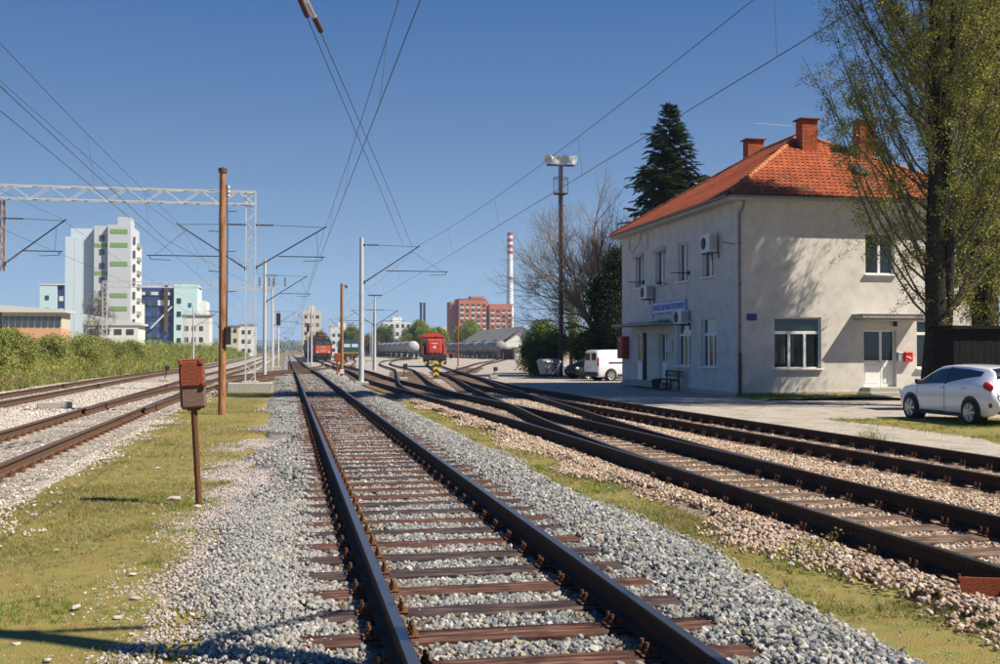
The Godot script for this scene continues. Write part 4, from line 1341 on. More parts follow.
func build_line() -> void:
	portal("tall white lattice portal whose post stands on a concrete footing beside the middle track", 48.0, -1.55, -21.0, 8.58, true)
	portal("second white lattice portal, seen through the one nearer the wooden pole", 108.0, -1.5, -17.0, 8.5, false)
	portal("third lattice portal far down the line, spanning from the bank to the yard", 190.0, 14.5, -17.0, 8.6, false)
	portal("last faint lattice portal near the vanishing point of the tracks", 290.0, 20.0, -17.0, 8.8, false)
	var wp := wooden_pole("tall orange brown wooden pole with step irons and a dark box", P(-1.77, -.08, 31), 6.85, .108, false)
	var g := Geo.new()
	for k in 8:
		var y := 2.3 + k * .56
		var s := -1.0 if k % 2 else 1.0
		g.tube([Vector3(s * .1, y, 0), Vector3(s * .38, y + .02, 0)], .011, 5)
	part(wp, "step_iron", g, M.dark_metal)
	g = Geo.new()
	g.bbox(Vector3(.16, 2.2, .06), Vector3(.16, .5, .2), .02)
	part(wp, "cable_box", g, M.black_plastic)
	g = Geo.new()
	g.tube([Vector3(.13, 2.45, .04), Vector3(.14, 5.0, .04), Vector3(.11, 6.4, .03)], .02, 6)
	part(wp, "cable_duct", g, M.mast_brown)
	g = Geo.new()
	insulator(g, Vector3(.16, 6.05, 0), Vector3(.16, 6.4, 0), .05)
	part(wp, "insulator", g, M.porcelain_pale)
	g = Geo.new()
	g.lathe([Vector2(.115, 0), Vector2(.125, .12), Vector2(0, .16)], 12, Vector3(0, 6.75, 0))
	part(wp, "cap", g, M.mast_brown)
	wooden_pole("short orange wooden pole with a round lamp near the white steel mast", P(3.75, 0, 76), 6.4, .125, true)
	steel_mast("white round steel mast with a bracket over the station tracks", P(3.7, 0, 55), 7.4, [[5.15, 7.05, 2.75, 5.75, 1.1, 4.3]])
	steel_mast("white round steel mast standing behind the camera by the middle track", P(3.55, -.05, 4.1), 7.9, [[5.9, 7.35, 1.95, 5.9, 1.0, 3.2]])
	for k in [[7.95, 100.0, 6.95, "slim grey mast with a cross arm lamp head behind the white steel mast"], [8.35, 106.0, 5.6, "slim grey mast without lamp head just behind the taller one"]]:
		var o := thing("slim_mast", k[3], "mast", P(k[0], 0, k[1]))
		g = Geo.new()
		g.tube([Vector3.ZERO, Vector3(0, k[2], 0)], [.14, .08], 8)
		part(o, "pole", g, M.galvanised)
		g = Geo.new()
		if k[2] > 6.0:
			g.bbox(Vector3(0, k[2], 0), Vector3(1.3, .1, .2), .03)
			part(o, "lamp_head", g, M.dark_metal)
			cantilever(o, Vector3(.1, 0, 0), 4.2, 5.6, 2.0, 4.6, .5, 2.6)
			cantilever(o, Vector3(-.1, 0, 0), 4.2, 5.6, -2.0, 4.6, -.5, -3.2)
		else:
			g.lathe([Vector2(.1, 0), Vector2(.1, .05), Vector2(0, .07)], 8, Vector3(0, k[2], 0))
			part(o, "cap", g, M.dark_metal)
	# further masts along the line
	var far_list := [[-1.5, 76.0, 8.0, 2.7, "grey mast between the two portals beside the middle track"], [-1.7, 140.0, 8.0, 2.7, "grey mast beyond the second portal beside the middle track"], [3.3, 150.0, 8.2, -1.7, "grey mast left of the boxy red locomotive"], [8.6, 172.0, 7.6, -1.8, "grey mast between the red and the green locomotive"], [-1.7, 235.0, 8.0, 2.7, "grey mast beyond the third portal"], [9.0, 230.0, 8.0, 2.5, "grey mast behind the dark green locomotive"], [-12.3, 150.0, 8.0, 2.7, "grey mast at the foot of the far green bank"], [16.2, 210.0, 8.0, 2.7, "grey mast in front of the light tank wagons"]]
	for k in far_list:
		var o := thing("slim_mast", k[4], "mast", P(k[0], 0, k[1]))
		g = Geo.new()
		g.tube([Vector3.ZERO, Vector3(0, k[2], 0)], [.14, .09], 8)
		part(o, "pole", g, M.galvanised)
		cantilever(o, Vector3(signf(k[3]) * .1, 0, 0), 5.1, 6.9, k[3], 5.65, signf(k[3]) * .8, k[3] + signf(k[3]) * .3)
	# switching frame with insulators behind the first portal
	var sw := thing("insulator_rack", "tall frame with upright insulators behind the portal post", "switch frame", P(-1.4, 0, 106.2))
	g = Geo.new()
	g.box(Vector3(0, 8.0, 0), Vector3(2.8, .08, .2))
	g.tube([Vector3(0, 0, 0), Vector3(0, 8.6, 0)], .08, 8)
	part(sw, "frame", g, M.galvanised)
	g = Geo.new()
	for x in [-1.2, -.3, .15, 1.2]: insulator(g, Vector3(x, 8.05, 0), Vector3(x, 8.95, 0), .13)
	part(sw, "insulator", g, M.porcelain)
	# signals: slender posts with a head
	for k in [[-.9, 118.0, 5.0, "slim signal post with a dark head left of the middle track far ahead"], [3.2, 170.0, 5.2, "slim signal post with a dark head just before the boxy red locomotive"]]:
		var o := thing("signal_post", k[3], "signal", P(k[0], 0, k[1]))
		g = Geo.new()
		g.tube([Vector3.ZERO, Vector3(0, k[2], 0)], .07, 8)
		part(o, "post", g, M.white_metal)
		g = Geo.new()
		g.bbox(Vector3(0, k[2] + .3, .1), Vector3(.45, 1.3, .2), .05)
		part(o, "head", g, M.black_plastic)
	# overhead lines
	catenary("overhead line above the middle track", [[1.45, 7.1, 1.5, 5.6, -14.0], [1.62, 7.1, 1.35, 5.6, 48.0], [1.5, 7.0, 1.4, 5.6, 108.0], [1.4, 7.0, 1.3, 5.6, 190.0], [1.4, 7.0, 1.35, 5.6, 290.0]])
	catenary("overhead line above the near station track, passing the white steel mast", [[6.65, 7.2, 6.65, 5.82, -12.0], [6.65, 7.12, 6.65, 5.82, 3.7], [6.6, 7.08, 6.85, 5.75, 55.0], [6.0, 6.9, 6.4, 5.5, 100.0], [6.0, 6.9, 6.0, 5.5, 190.0]])
	catenary("overhead line above the paler track beside the grass", [[-4.8, 7.35, -4.65, 5.6, -14.0], [-4.7, 7.3, -4.5, 5.6, 48.0], [-4.6, 7.0, -4.6, 5.6, 108.0], [-4.6, 7.0, -4.5, 5.6, 190.0]])
	catenary("overhead line above the track by the green bank", [[-9.1, 7.2, -9.2, 5.7, -14.0], [-9.35, 7.25, -9.2, 5.7, 48.0], [-9.2, 7.0, -9.2, 5.6, 108.0], [-9.2, 7.0, -9.2, 5.6, 190.0]])
	catenary("overhead line above the crossover, between the middle and the paler track", [[-5.25, 7.1, -4.2, 5.7, -14.0], [-5.25, 7.15, -4.25, 5.65, 40.0], [-3.0, 7.0, -2.4, 5.6, 62.0], [1.3, 7.0, 1.5, 5.6, 97.0]])
	# anchored pair running across towards the white steel mast, with strain insulators near its head
	var an := thing("anchor_wire", "pair of slanting wires with pale strain insulators crossing above the middle track", "overhead wire")
	g = Geo.new()
	g.tube([P(-2.9, 7.45, 0), P(.12, 7.3, 17.0), P(2.9, 7.05, 35.0), P(5.75, 7.05, 54.5)], .008, 5)
	part(an, "messenger_wire", g, M.wire)
	g = Geo.new()
	g.tube([P(-2.85, 7.35, 0), P(.27, 7.2, 17.0), P(3.2, 7.0, 35.0), P(6.2, 7.0, 54.5)], .008, 5)
	part(an, "contact_wire", g, M.wire)
	g = Geo.new()
	insulator(g, P(.16, 7.3, 17.2), P(.32, 7.28, 18.2), .05)
	insulator(g, P(.42, 7.19, 17.9), P(.56, 7.185, 18.7), .05)
	part(an, "insulator", g, M.porcelain)
	g = Geo.new()
	g.tube([P(.02, 7.31, 16.4), P(.16, 7.3, 17.2)], .04, 8)
	g.tube([P(.29, 7.2, 17.15), P(.42, 7.19, 17.9)], .035, 8)
	part(an, "strain_rod", g, M.porcelain_pale)

	# floodlight mast beyond the station
	var fl := thing("floodlight_mast", "tall rusty brown floodlight mast with four lamps beside the bare tree", "floodlight mast", P(17.96, -.1, 70))
	g = Geo.new()
	lattice(g, Vector3(0, 0, 0), Vector3(0, 14.2, 0), Vector3(.11, 0, 0), Vector3(0, 0, .11), .45, .02)
	g.tube([Vector3(0, 0, 0), Vector3(0, 14.3, 0)], [.075, .05], 8)
	part(fl, "mast", g, M.mast_brown)
	g = Geo.new()
	for y in [12.3, 13.35]:
		for k in 8: g.bar(Vector3(cos(TAU * k / 8) * .5, y, sin(TAU * k / 8) * .5), Vector3(cos(TAU * (k + 1) / 8) * .5, y, sin(TAU * (k + 1) / 8) * .5), .04)
	for k in 8: g.bar(Vector3(cos(TAU * k / 8) * .5, 12.3, sin(TAU * k / 8) * .5), Vector3(cos(TAU * k / 8) * .5, 13.35, sin(TAU * k / 8) * .5), .025)
	g.box(Vector3(0, 12.28, 0), Vector3(.8, .04, .8))
	g.box(Vector3(0, 14.2, 0), Vector3(1.9, .08, .3))
	part(fl, "platform", g, M.mast_brown)
	g = Geo.new()
	for k in 20: g.tube([Vector3(-.35, 2.0 + k * .5, .1), Vector3(.35, 2.0 + k * .5, .1)], .015, 4)
	part(fl, "step_iron", g, M.mast_brown)
	for k in [[-.8, -.8], [-.3, .2], [.25, -.2], [.8, .7]]:
		g = Geo.new()
		g.lathe([Vector2(0, -.3), Vector2(.14, -.28), Vector2(.2, -.1), Vector2(.31, .16), Vector2(.27, .16), Vector2(0, .1)], 14, Vector3(k[0], 14.6, .1), Basis(Vector3.UP, k[1]) * Basis(Vector3.RIGHT, 1.9))
		g.box(Vector3(k[0], 14.32, .05), Vector3(.06, .2, .06))
		part(fl, "lamp", g, M.white_metal)

	# leaning rusty switch heater box on a post in the grass
	var sb := thing("signal_box", "rusty red and grey metal box on a leaning post in the grass strip", "signal box", P(-.99, -.08, 12.95), .06)
	var lean := Basis(Vector3(0, 0, 1), .055)
	g = Geo.new()
	g.tube([lean * Vector3(0, -.1, 0), lean * Vector3(0, 1.12, 0)], .037, 10)
	part(sb, "post", g, M.rust)
	g = Geo.new()
	g.bbox(lean * Vector3(0, 1.4, 0), Vector3(.29, .55, .17), .03, lean)
	part(sb, "casing", g, M.peeling)
	g = Geo.new()
	g.bbox(lean * Vector3(-.005, 1.53, .09), Vector3(.27, .3, .035), .02, lean)
	var dr := part(sb, "door", g, M.rusty_paint)
	g = Geo.new()
	for k in [[-.12, 1.655, .05], [.105, 1.655, .06], [.125, 1.4, .06]]: g.bbox(lean * Vector3(k[0], k[1], .105), Vector3(k[2], .055, .035), .01, lean)
	part(dr, "hinge", g, M.rusty_paint)
	g = Geo.new()
	g.bbox(lean * Vector3(0, 1.685, .0), Vector3(.3, .03, .2), .01, lean)
	part(sb, "lid", g, M.rusty_paint)
	g = Geo.new()
	g.bbox(lean * Vector3(0, 1.13, .0), Vector3(.16, .05, .12), .015, lean)
	part(sb, "bracket", g, M.rust)
	# rusty plate beside the near station track
	var rp := thing("metal_plate", "rusty orange metal plate standing beside the near station track", "plate", P(4.72, -.06, 6.75), -.35)
	g = Geo.new()
	g.prism(PackedVector2Array([Vector2(-.1, .02), Vector2(.34, .02), Vector2(.37, .2), Vector2(-.13, .2)]), .015, Vector3.ZERO)
	part(rp, "plate", g, M.plate_rust)
	g = Geo.new()
	g.box(Vector3(.05, .0, -.02), Vector3(.03, .3, .03)); g.box(Vector3(.25, .0, -.02), Vector3(.03, .3, .03))
	part(rp, "stake", g, M.rust)
	# concrete trough lid by the pale track
	var wb := thing("concrete_block", "pale concrete block lying between the two tracks by the bank", "block", P(-6.7, -.05, 33.8), .1)
	g = Geo.new()
	g.bbox(Vector3(0, .12, 0), Vector3(.95, .24, .3), .02)
	part(wb, "block", g, M.concrete)
	g = Geo.new()
	g.bbox(Vector3(0, .0, .05), Vector3(1.7, .1, .35), .02)
	part(wb, "plank", g, M.mast_brown)
	# striped switch lamp and smaller posts in the yard
	var sp := thing("switch_post", "short post with yellow and black chevrons before the red hood locomotive", "switch post", P(9.0, -.05, 66))
	for k in 6:
		g = Geo.new()
		g.prism(PackedVector2Array([Vector2(-.17, k * .17), Vector2(0, k * .17 + .1), Vector2(.17, k * .17), Vector2(.17, k * .17 + .17), Vector2(0, k * .17 + .27), Vector2(-.17, k * .17 + .17)]), .16, Vector3(0, 0, -.08))
		part(sp, "band", g, M.loco_yellow if k % 2 else M.black_plastic)
	g = Geo.new()
	g.bbox(Vector3(.3, .03, 0), Vector3(1.7, .12, .5), .02)
	part(sp, "base", g, M.mast_brown)
	for k in [[6.6, 62.5, .85, "dark switch lever beside the curving track"], [12.6, 66.0, .6, "small pale switch lever stand at the edge of the station forecourt"], [-6.6, 62.0, .8, "dark switch lantern between the two tracks by the bank"], [-6.7, 78.0, .8, "dark switch lantern farther along between the tracks by the bank"]]:
		var o := thing("switch_lever", k[3], "switch lever", P(k[0], -.05, k[1]))
		g = Geo.new()
		g.bbox(Vector3(0, .1, 0), Vector3(.5, .2, .4), .03)
		part(o, "base", g, M.concrete)
		g = Geo.new()
		g.tube([Vector3(0, .15, 0), Vector3(.12, k[2], 0)], .03, 6)
		g.bbox(Vector3(.14, k[2], 0), Vector3(.26, .26, .2), .05)
		part(o, "lever", g, M.dark_metal)
	var rs := thing("marker_post", "orange red marker post between the middle track and the short wooden pole", "marker post", P(3.4, 0, 75))
	g = Geo.new()
	g.tube([Vector3.ZERO, Vector3(0, 1.05, 0)], .06, 8)
	part(rs, "post", g, M.plate_rust)
	g = Geo.new()
	g.bbox(Vector3(0, 1.25, 0), Vector3(.42, .6, .2), .04)
	part(rs, "head", g, M.plate_rust)
	var tp := thing("rusty_post", "thin rusty pole standing beside the red hood locomotive", "pole", P(17.3, 0, 110))
	g = Geo.new()
	g.tube([Vector3.ZERO, Vector3(0, 4.9, 0)], .07, 8)
	part(tp, "pole", g, M.plate_rust)
	g = Geo.new()
	g.bbox(Vector3(0, .12, 0), Vector3(.4, .25, .4), .03)
	part(tp, "footing", g, M.concrete)

# ---------------------------------------------------------------- road vehicles
func loft(g: Geo, rows: Array) -> void:
	var R := rows.size()
	var C: int = rows[0].size()
	var nn := []
	for i in R:
		var r := []
		for j in C:
			var a: Vector3 = rows[mini(i + 1, R - 1)][j] - rows[maxi(i - 1, 0)][j]
			var b: Vector3 = rows[i][mini(j + 1, C - 1)] - rows[i][maxi(j - 1, 0)]
			var u := a.cross(b)
			u = u.normalized() if u.length() > 1e-7 else Vector3.UP
			var c: Vector3 = rows[i][0] + rows[i][C - 1]
			if u.dot((rows[i][j] as Vector3) - c * .5 - Vector3(0, .25, 0)) < 0: u = -u
			r.append(u)
		nn.append(r)
	for i in R - 1:
		for j in C - 1:
			g.t3(rows[i][j], rows[i][j + 1], rows[i + 1][j + 1], nn[i][j], nn[i][j + 1], nn[i + 1][j + 1])
			g.t3(rows[i][j], rows[i + 1][j + 1], rows[i + 1][j], nn[i][j], nn[i + 1][j + 1], nn[i + 1][j])
	for e in [0, R - 1]:
		var c := Vector3.ZERO
		for p in rows[e]: c += p / C
		for j in C - 1: g.t(c, rows[e][j], rows[e][j + 1], Vector3(0, 0, (rows[e][0] as Vector3).z))
		g.t(c, rows[e][0], rows[e][C - 1], Vector3(0, 0, (rows[e][0] as Vector3).z))

func station_at(stn: Array, z: float) -> Array:
	var i := 0
	while i < stn.size() - 2 and z < stn[i + 1][0]: i += 1
	var t := clampf((z - stn[i][0]) / (stn[i + 1][0] - stn[i][0]), 0.0, 1.0)
	var r := []
	for k in 6: 
		var a: float = stn[i][k]
		var b: float = stn[i + 1][k]
		var p: float = stn[maxi(i - 1, 0)][k]
		var q: float = stn[mini(i + 2, stn.size() - 1)][k]
		var cub := cubic_interpolate(a, b, p, q, t)
		r.append(lerpf(lerpf(a, b, t), cub, .6))
	r[0] = z
	return r

func section(s: Array) -> Array:
	# half section from sill to roof centre: [z, half width, bottom, belt, top, half roof width]
	var hw: float = s[1]
	var h: float = s[3]
	return [Vector3(hw * .86, s[2], s[0]), Vector3(hw * .965, s[2] + .06, s[0]), Vector3(hw * .985, lerpf(s[2], h, .4), s[0]), Vector3(hw, lerpf(s[2], h, .72), s[0]), Vector3(hw * .975, h - .03, s[0]), Vector3(hw * .945, h, s[0]), Vector3(s[5], s[4] - .065, s[0]), Vector3(s[5] - .06, s[4] - .022, s[0]), Vector3(s[5] * .5, s[4], s[0]), Vector3(0, s[4] + .006, s[0])]

func glass_side(g: Geo, stn: Array, z0: float, z1: float, lo: Array, hi: Array, side: float) -> void:
	# pane between belt (point 5) and roof edge (point 6) of the side, z0 rear, z1 front
	var n := 10
	var pv := []
	for i in n + 1:
		var t := i / float(n)
		var z := lerpf(z0, z1, t)
		var s := section(station_at(stn, z))
		var a: Vector3 = s[5]
		var b: Vector3 = s[6]
		var l := lerpf(lo[0], lo[1], t)
		var h := lerpf(hi[0], hi[1], t)
		var p := a.lerp(b, l) + Vector3(.006, .002, 0)
		var q := a.lerp(b, h) + Vector3(.006, .002, 0)
		p.x *= side; q.x *= side
		if i > 0:
			g.q(pv[0], pv[1], q, p, Vector3(side, .3, 0))
		pv = [p, q]

func wheel(o: Node3D, at: Vector3, r: float, side: float) -> void:
	var b := Basis(Vector3(0, 0, 1), -side * PI / 2)
	var g := Geo.new()
	g.lathe([Vector2(r * .62, -.17), Vector2(r * .9, -.18), Vector2(r, -.14), Vector2(r, -.03), Vector2(r * .93, .005), Vector2(r * .74, .01), Vector2(r * .7, -.01)], 26, at, b)
	var t := part(o, "wheel", g, M.tyre)
	g = Geo.new()
	g.lathe([Vector2(r * .745, .008), Vector2(r * .7, -.004), Vector2(r * .64, -.028), Vector2(0, -.03)], 26, at, b)
	for k in 7:
		var a := TAU * k / 7
		var d := Vector3(0, sin(a), cos(a))
		g.bar(at + d * r * .1 + Vector3(side * -.012, 0, 0), at + d * r * .68 + Vector3(side * -.012, 0, 0), .035, .055)
	g.lathe([Vector2(r * .16, .005), Vector2(0, .012)], 12, at, b)
	part(t, "rim", g, M.rim)

func arch(g: Geo, at: Vector3, r: float, side: float, depth := .03) -> void:
	g.lathe([Vector2(0, .0), Vector2(r, .0), Vector2(r, -depth)], 26, at, Basis(Vector3(0, 0, 1), -side * PI / 2), false)

func car_body(o: Node3D, stn: Array, paint: Material, axles: Array, wr: float) -> void:
	var rows := []
	var z: float = stn[0][0]
	var z1: float = stn[-1][0]
	var zs := []
	while z > z1:
		zs.append(z)
		z -= .06
	zs.append(z1)
	for k in zs:
		var h := section(station_at(stn, k))
		var row := []
		for p in h: row.append(Vector3(-p.x, p.y, p.z))
		for i in range(h.size() - 2, -1, -1): row.append(h[i])
		rows.append(row)
	var g := Geo.new()
	loft(g, rows)
	part(o, "body", g, paint)
	var ag := Geo.new()
	for a in axles:
		for s in [-1.0, 1.0]:
			var hw: float = section(station_at(stn, a))[3].x
			arch(ag, Vector3(s * (hw + .002), wr + .03, a), wr + .05, s, .25)
			wheel(o, Vector3(s * (hw + .035), wr, a), wr, s)
	part(o, "wheel_arch", ag, M.black_plastic)

func hatchback(called: String, label: String, at: Vector3, turn: float, paint: Material) -> Node3D:
	var o := thing(called, label, "car", at, turn)
	var S := [[2.03, .66, .42, .6, .64, .5], [1.99, .79, .3, .76, .82, .66], [1.9, .835, .25, .92, 1.0, .68], [1.74, .855, .22, .965, 1.26, .58], [1.5, .86, .2, .975, 1.37, .55], [.9, .866, .18, .965, 1.42, .565], [.2, .868, .17, .945, 1.435, .58], [-.3, .868, .17, .925, 1.39, .585], [-.7, .866, .17, .915, 1.25, .6], [-1.1, .862, .18, .905, 1.06, .66], [-1.28, .858, .2, .89, .975, .72], [-1.6, .84, .22, .84, .91, .7], [-1.85, .78, .26, .72, .79, .6], [-2.0, .66, .32, .58, .63, .5], [-2.04, .5, .38, .5, .53, .38]]
	car_body(o, S, paint, [1.25, -1.24], .31)
	for s in [-1.0, 1.0]:
		var g := Geo.new()
		glass_side(g, S, .17, -1.02, [.06, .06], [.93, .86], s)
		part(o, "side_window", g, M.car_glass)
		g = Geo.new()
		glass_side(g, S, 1.42, .25, [.55, .07], [.86, .93], s)
		part(o, "side_window", g, M.car_glass)
		g = Geo.new()
		glass_side(g, S, .25, .17, [.02, .02], [.97, .97], s)
		part(o, "pillar", g, M.black_plastic)
		g = Geo.new()
		g.bbox(Vector3(s * .81, .93, 1.86), Vector3(.1, .17, .26), .04, Basis(Vector3.UP, s * -.35) * Basis(Vector3.RIGHT, .5))
		part(o, "tail_lamp", g, M.lamp_red)
		g = Geo.new()
		g.bbox(Vector3(s * .795, .5, 1.93), Vector3(.05, .12, .1), .02, Basis(Vector3.UP, s * -.5))
		part(o, "reflector", g, M.lamp_red)
		g = Geo.new()
		g.bbox(Vector3(s * .95, .99, -.72), Vector3(.2, .13, .1), .03)
		g.box(Vector3(s * .86, .95, -.72), Vector3(.1, .04, .05))
		part(o, "mirror", g, M.black_plastic)
		g = Geo.new()
		for z in [.12, .98]: g.bbox(Vector3(s * .872, .86, z), Vector3(.03, .025, .18), .01)
		part(o, "door_handle", g, paint)
		g = Geo.new()
		for z in [.22, -.95]: g.tube([Vector3(s * .862, .3, z), Vector3(s * .872, .6, z), Vector3(s * .86, .9, z)], .0045, 4)
		g.tube([Vector3(s * .858, .28, .22), Vector3(s * .858, .28, -.9)], .0045, 4)
		part(o, "door_gap", g, M.black_plastic)
		g = Geo.new()
		g.bbox(Vector3(s * .62, .68, -1.86), Vector3(.3, .16, .2), .05, Basis(Vector3.UP, s * .5))
		part(o, "headlamp", g, M.number_plate)
		g = Geo.new()
		g.bbox(Vector3(s * .845, .24, 0), Vector3(.05, .08, 1.7), .02)
		part(o, "sill", g, M.black_plastic)
	# rear window and windscreen as panels on the skin
	for k in [[1.83, 1.55, .5], [-.36, -1.08, .54]]:
		var g := Geo.new()
		var pv := []
		for i in 7:
			var s := section(station_at(S, lerpf(k[0], k[1], i / 6.0)))
			var row := []
			for f in [-1.0, -.5, 0.0, .5, 1.0]:
				var p: Vector3 = s[8].lerp(s[7], 1.0) if absf(f) == 1.0 else (s[8] if f != 0.0 else s[9])
				row.append(Vector3(p.x * signf(f) * (.97 if absf(f) == 1.0 else 1.0), p.y + .007, p.z + .006 * signf(k[0])))
			if i > 0:
				for j in 4: g.q(pv[j], pv[j + 1], row[j + 1], row[j], Vector3(0, 1, signf(k[0])))
			pv = row
		part(o, "rear_window" if k[0] > 0 else "windscreen", g, M.car_glass)
	var g := Geo.new()
	g.bbox(Vector3(0, .45, 2.03), Vector3(.52, .11, .02), .005)
	part(o, "number_plate", g, M.number_plate)
	return o

func build_vehicles() -> void:
	hatchback("parked_car", "white hatchback parked on the grass before the black shed", P(15.9 + .86, -.065, 24.25), .0, M.car_white)
	hatchback("parked_car", "dark car half hidden behind the white van", P(18.9, -.075, 64.8), 1.9, M.loco_dark)
	var o := thing("parked_van", "white delivery van parked beyond the far end of the station", "van", P(19.35, -.075, 60.6), -1.36)
	var S := [[2.2, .8, .3, .95, 1.7, .66], [2.17, .85, .26, 1.0, 1.77, .69], [2.0, .87, .24, 1.02, 1.8, .71], [1.0, .88, .22, 1.02, 1.82, .72], [-.2, .88, .22, 1.02, 1.82, .71], [-.75, .88, .22, 1.02, 1.72, .7], [-1.2, .875, .22, 1.02, 1.4, .7], [-1.5, .87, .24, 1.0, 1.12, .72], [-1.9, .83, .27, .92, 1.0, .7], [-2.12, .74, .32, .7, .78, .6], [-2.2, .6, .36, .55, .6, .46]]
	car_body(o, S, M.car_white, [1.35, -1.35], .33)
	for s in [-1.0, 1.0]:
		var g := Geo.new()
		glass_side(g, S, .25, -1.35, [.06, .06], [.9, .85], s)
		part(o, "side_window", g, M.car_glass)
		g = Geo.new()
		g.bbox(Vector3(s * .84, 1.12, 2.17), Vector3(.1, .5, .1), .03)
		part(o, "tail_lamp", g, M.lamp_red)
		g = Geo.new()
		g.bbox(Vector3(s * .86, 1.08, .9), Vector3(.06, .05, 1.1), .01)
		g.bbox(Vector3(s * .875, .34, .1), Vector3(.04, .14, 1.6), .02)
		part(o, "side_trim", g, M.black_plastic)
		g = Geo.new()
		g.bbox(Vector3(s * .38, 1.4, 2.195), Vector3(.58, .42, .03), .02)
		part(o, "rear_window", g, M.car_glass)
		g = Geo.new()
		g.bbox(Vector3(s * .98, 1.1, -1.0), Vector3(.2, .24, .12), .03)
		part(o, "mirror", g, M.black_plastic)
	var g := Geo.new()
	g.bbox(Vector3(0, .42, 2.2), Vector3(1.66, .22, .1), .03)
	part(o, "bumper", g, M.black_plastic)
	g = Geo.new()
	g.bbox(Vector3(-.1, .8, 2.205), Vector3(.5, .12, .02), .005)
	part(o, "number_plate", g, M.number_plate)
	# waste container on wheels
	var bn := thing("waste_container", "grey metal waste container on wheels in front of the bushes", "waste container", P(16.95, -.075, 69.2), .25)
	g = Geo.new()
	var lo := [Vector3(-.48, .22, .4), Vector3(.48, .22, .4), Vector3(.48, .22, -.4), Vector3(-.48, .22, -.4)]
	var up := [Vector3(-.64, 1.0, .52), Vector3(.64, 1.0, .52), Vector3(.64, 1.0, -.52), Vector3(-.64, 1.0, -.52)]
	for i in 4: g.q(lo[i], lo[(i + 1) % 4], up[(i + 1) % 4], up[i], lo[i] + lo[(i + 1) % 4])
	g.q(lo[0], lo[1], lo[2], lo[3], Vector3.DOWN)
	part(bn, "body", g, M.bin_grey)
	g = Geo.new()
	for i in 8:
		var a := PI * i / 8.0
		var b := PI * (i + 1) / 8.0
		g.q(Vector3(-.66, 1.01 + sin(a) * .22, cos(a) * .54), Vector3(.66, 1.01 + sin(a) * .22, cos(a) * .54), Vector3(.66, 1.01 + sin(b) * .22, cos(b) * .54), Vector3(-.66, 1.01 + sin(b) * .22, cos(b) * .54), Vector3(0, 1, cos((a + b) * .5)))
		for s in [-.66, .66]: g.t(Vector3(s, 1.01, 0), Vector3(s, 1.01 + sin(a) * .22, cos(a) * .54), Vector3(s, 1.01 + sin(b) * .22, cos(b) * .54), Vector3(s, 0, 0))
	part(bn, "lid", g, M.bin_grey)
	g = Geo.new()
	for k in [[.05, .85, .12], [.16, .66, .16], [.0, .5, .14], [.14, .36, .1]]: g.bbox(Vector3(k[0] + .1, k[1], .44 + k[1] * .07 + .008), Vector3(k[2], .1, .012), .004, Basis(Vector3.RIGHT, -.15))
	part(bn, "sticker", g, M.black_plastic)
	for x in [-.42, .42]:
		for z in [-.33, .33]:
			g = Geo.new()
			g.lathe([Vector2(0, -.03), Vector2(.1, -.03), Vector2(.1, .03), Vector2(0, .03)], 12, Vector3(x, .1, z), Basis(Vector3(0, 0, 1), PI / 2), false)
			g.box(Vector3(x, .18, z), Vector3(.09, .1, .05))
			part(bn, "wheel", g, M.tyre)

# ---------------------------------------------------------------- trains
func bogie(g: Geo, z: float, gauge := 1.5) -> void:
	for dz in [-.9, .9]:
		for s in [-1.0, 1.0]:
			g.lathe([Vector2(0, -.07), Vector2(.46, -.07), Vector2(.46, .05), Vector2(.1, .06), Vector2(0, .06)], 16, Vector3(s * gauge * .5, .46, z + dz), Basis(Vector3(0, 0, 1), PI / 2), false)
	for s in [-1.0, 1.0]:
		g.box(Vector3(s * .95, .55, z), Vector3(.14, .35, 2.6))
		for dz in [-.9, .9]: g.box(Vector3(s * 1.0, .48, z + dz), Vector3(.16, .36, .36))

func buffers(o: Node3D, z: float, s: float, y := 1.05) -> void:
	var g := Geo.new()
	for x in [-.87, .87]: g.lathe([Vector2(.1, 0), Vector2(.1, .38), Vector2(.24, .4), Vector2(.24, .46), Vector2(0, .47)], 12, Vector3(x, y, z), Basis(Vector3.RIGHT, PI / 2 * s))
	g.box(Vector3(0, y - .02, z + s * .2), Vector3(.1, .25, .4))
	part(o, "buffer", g, M.loco_dark)

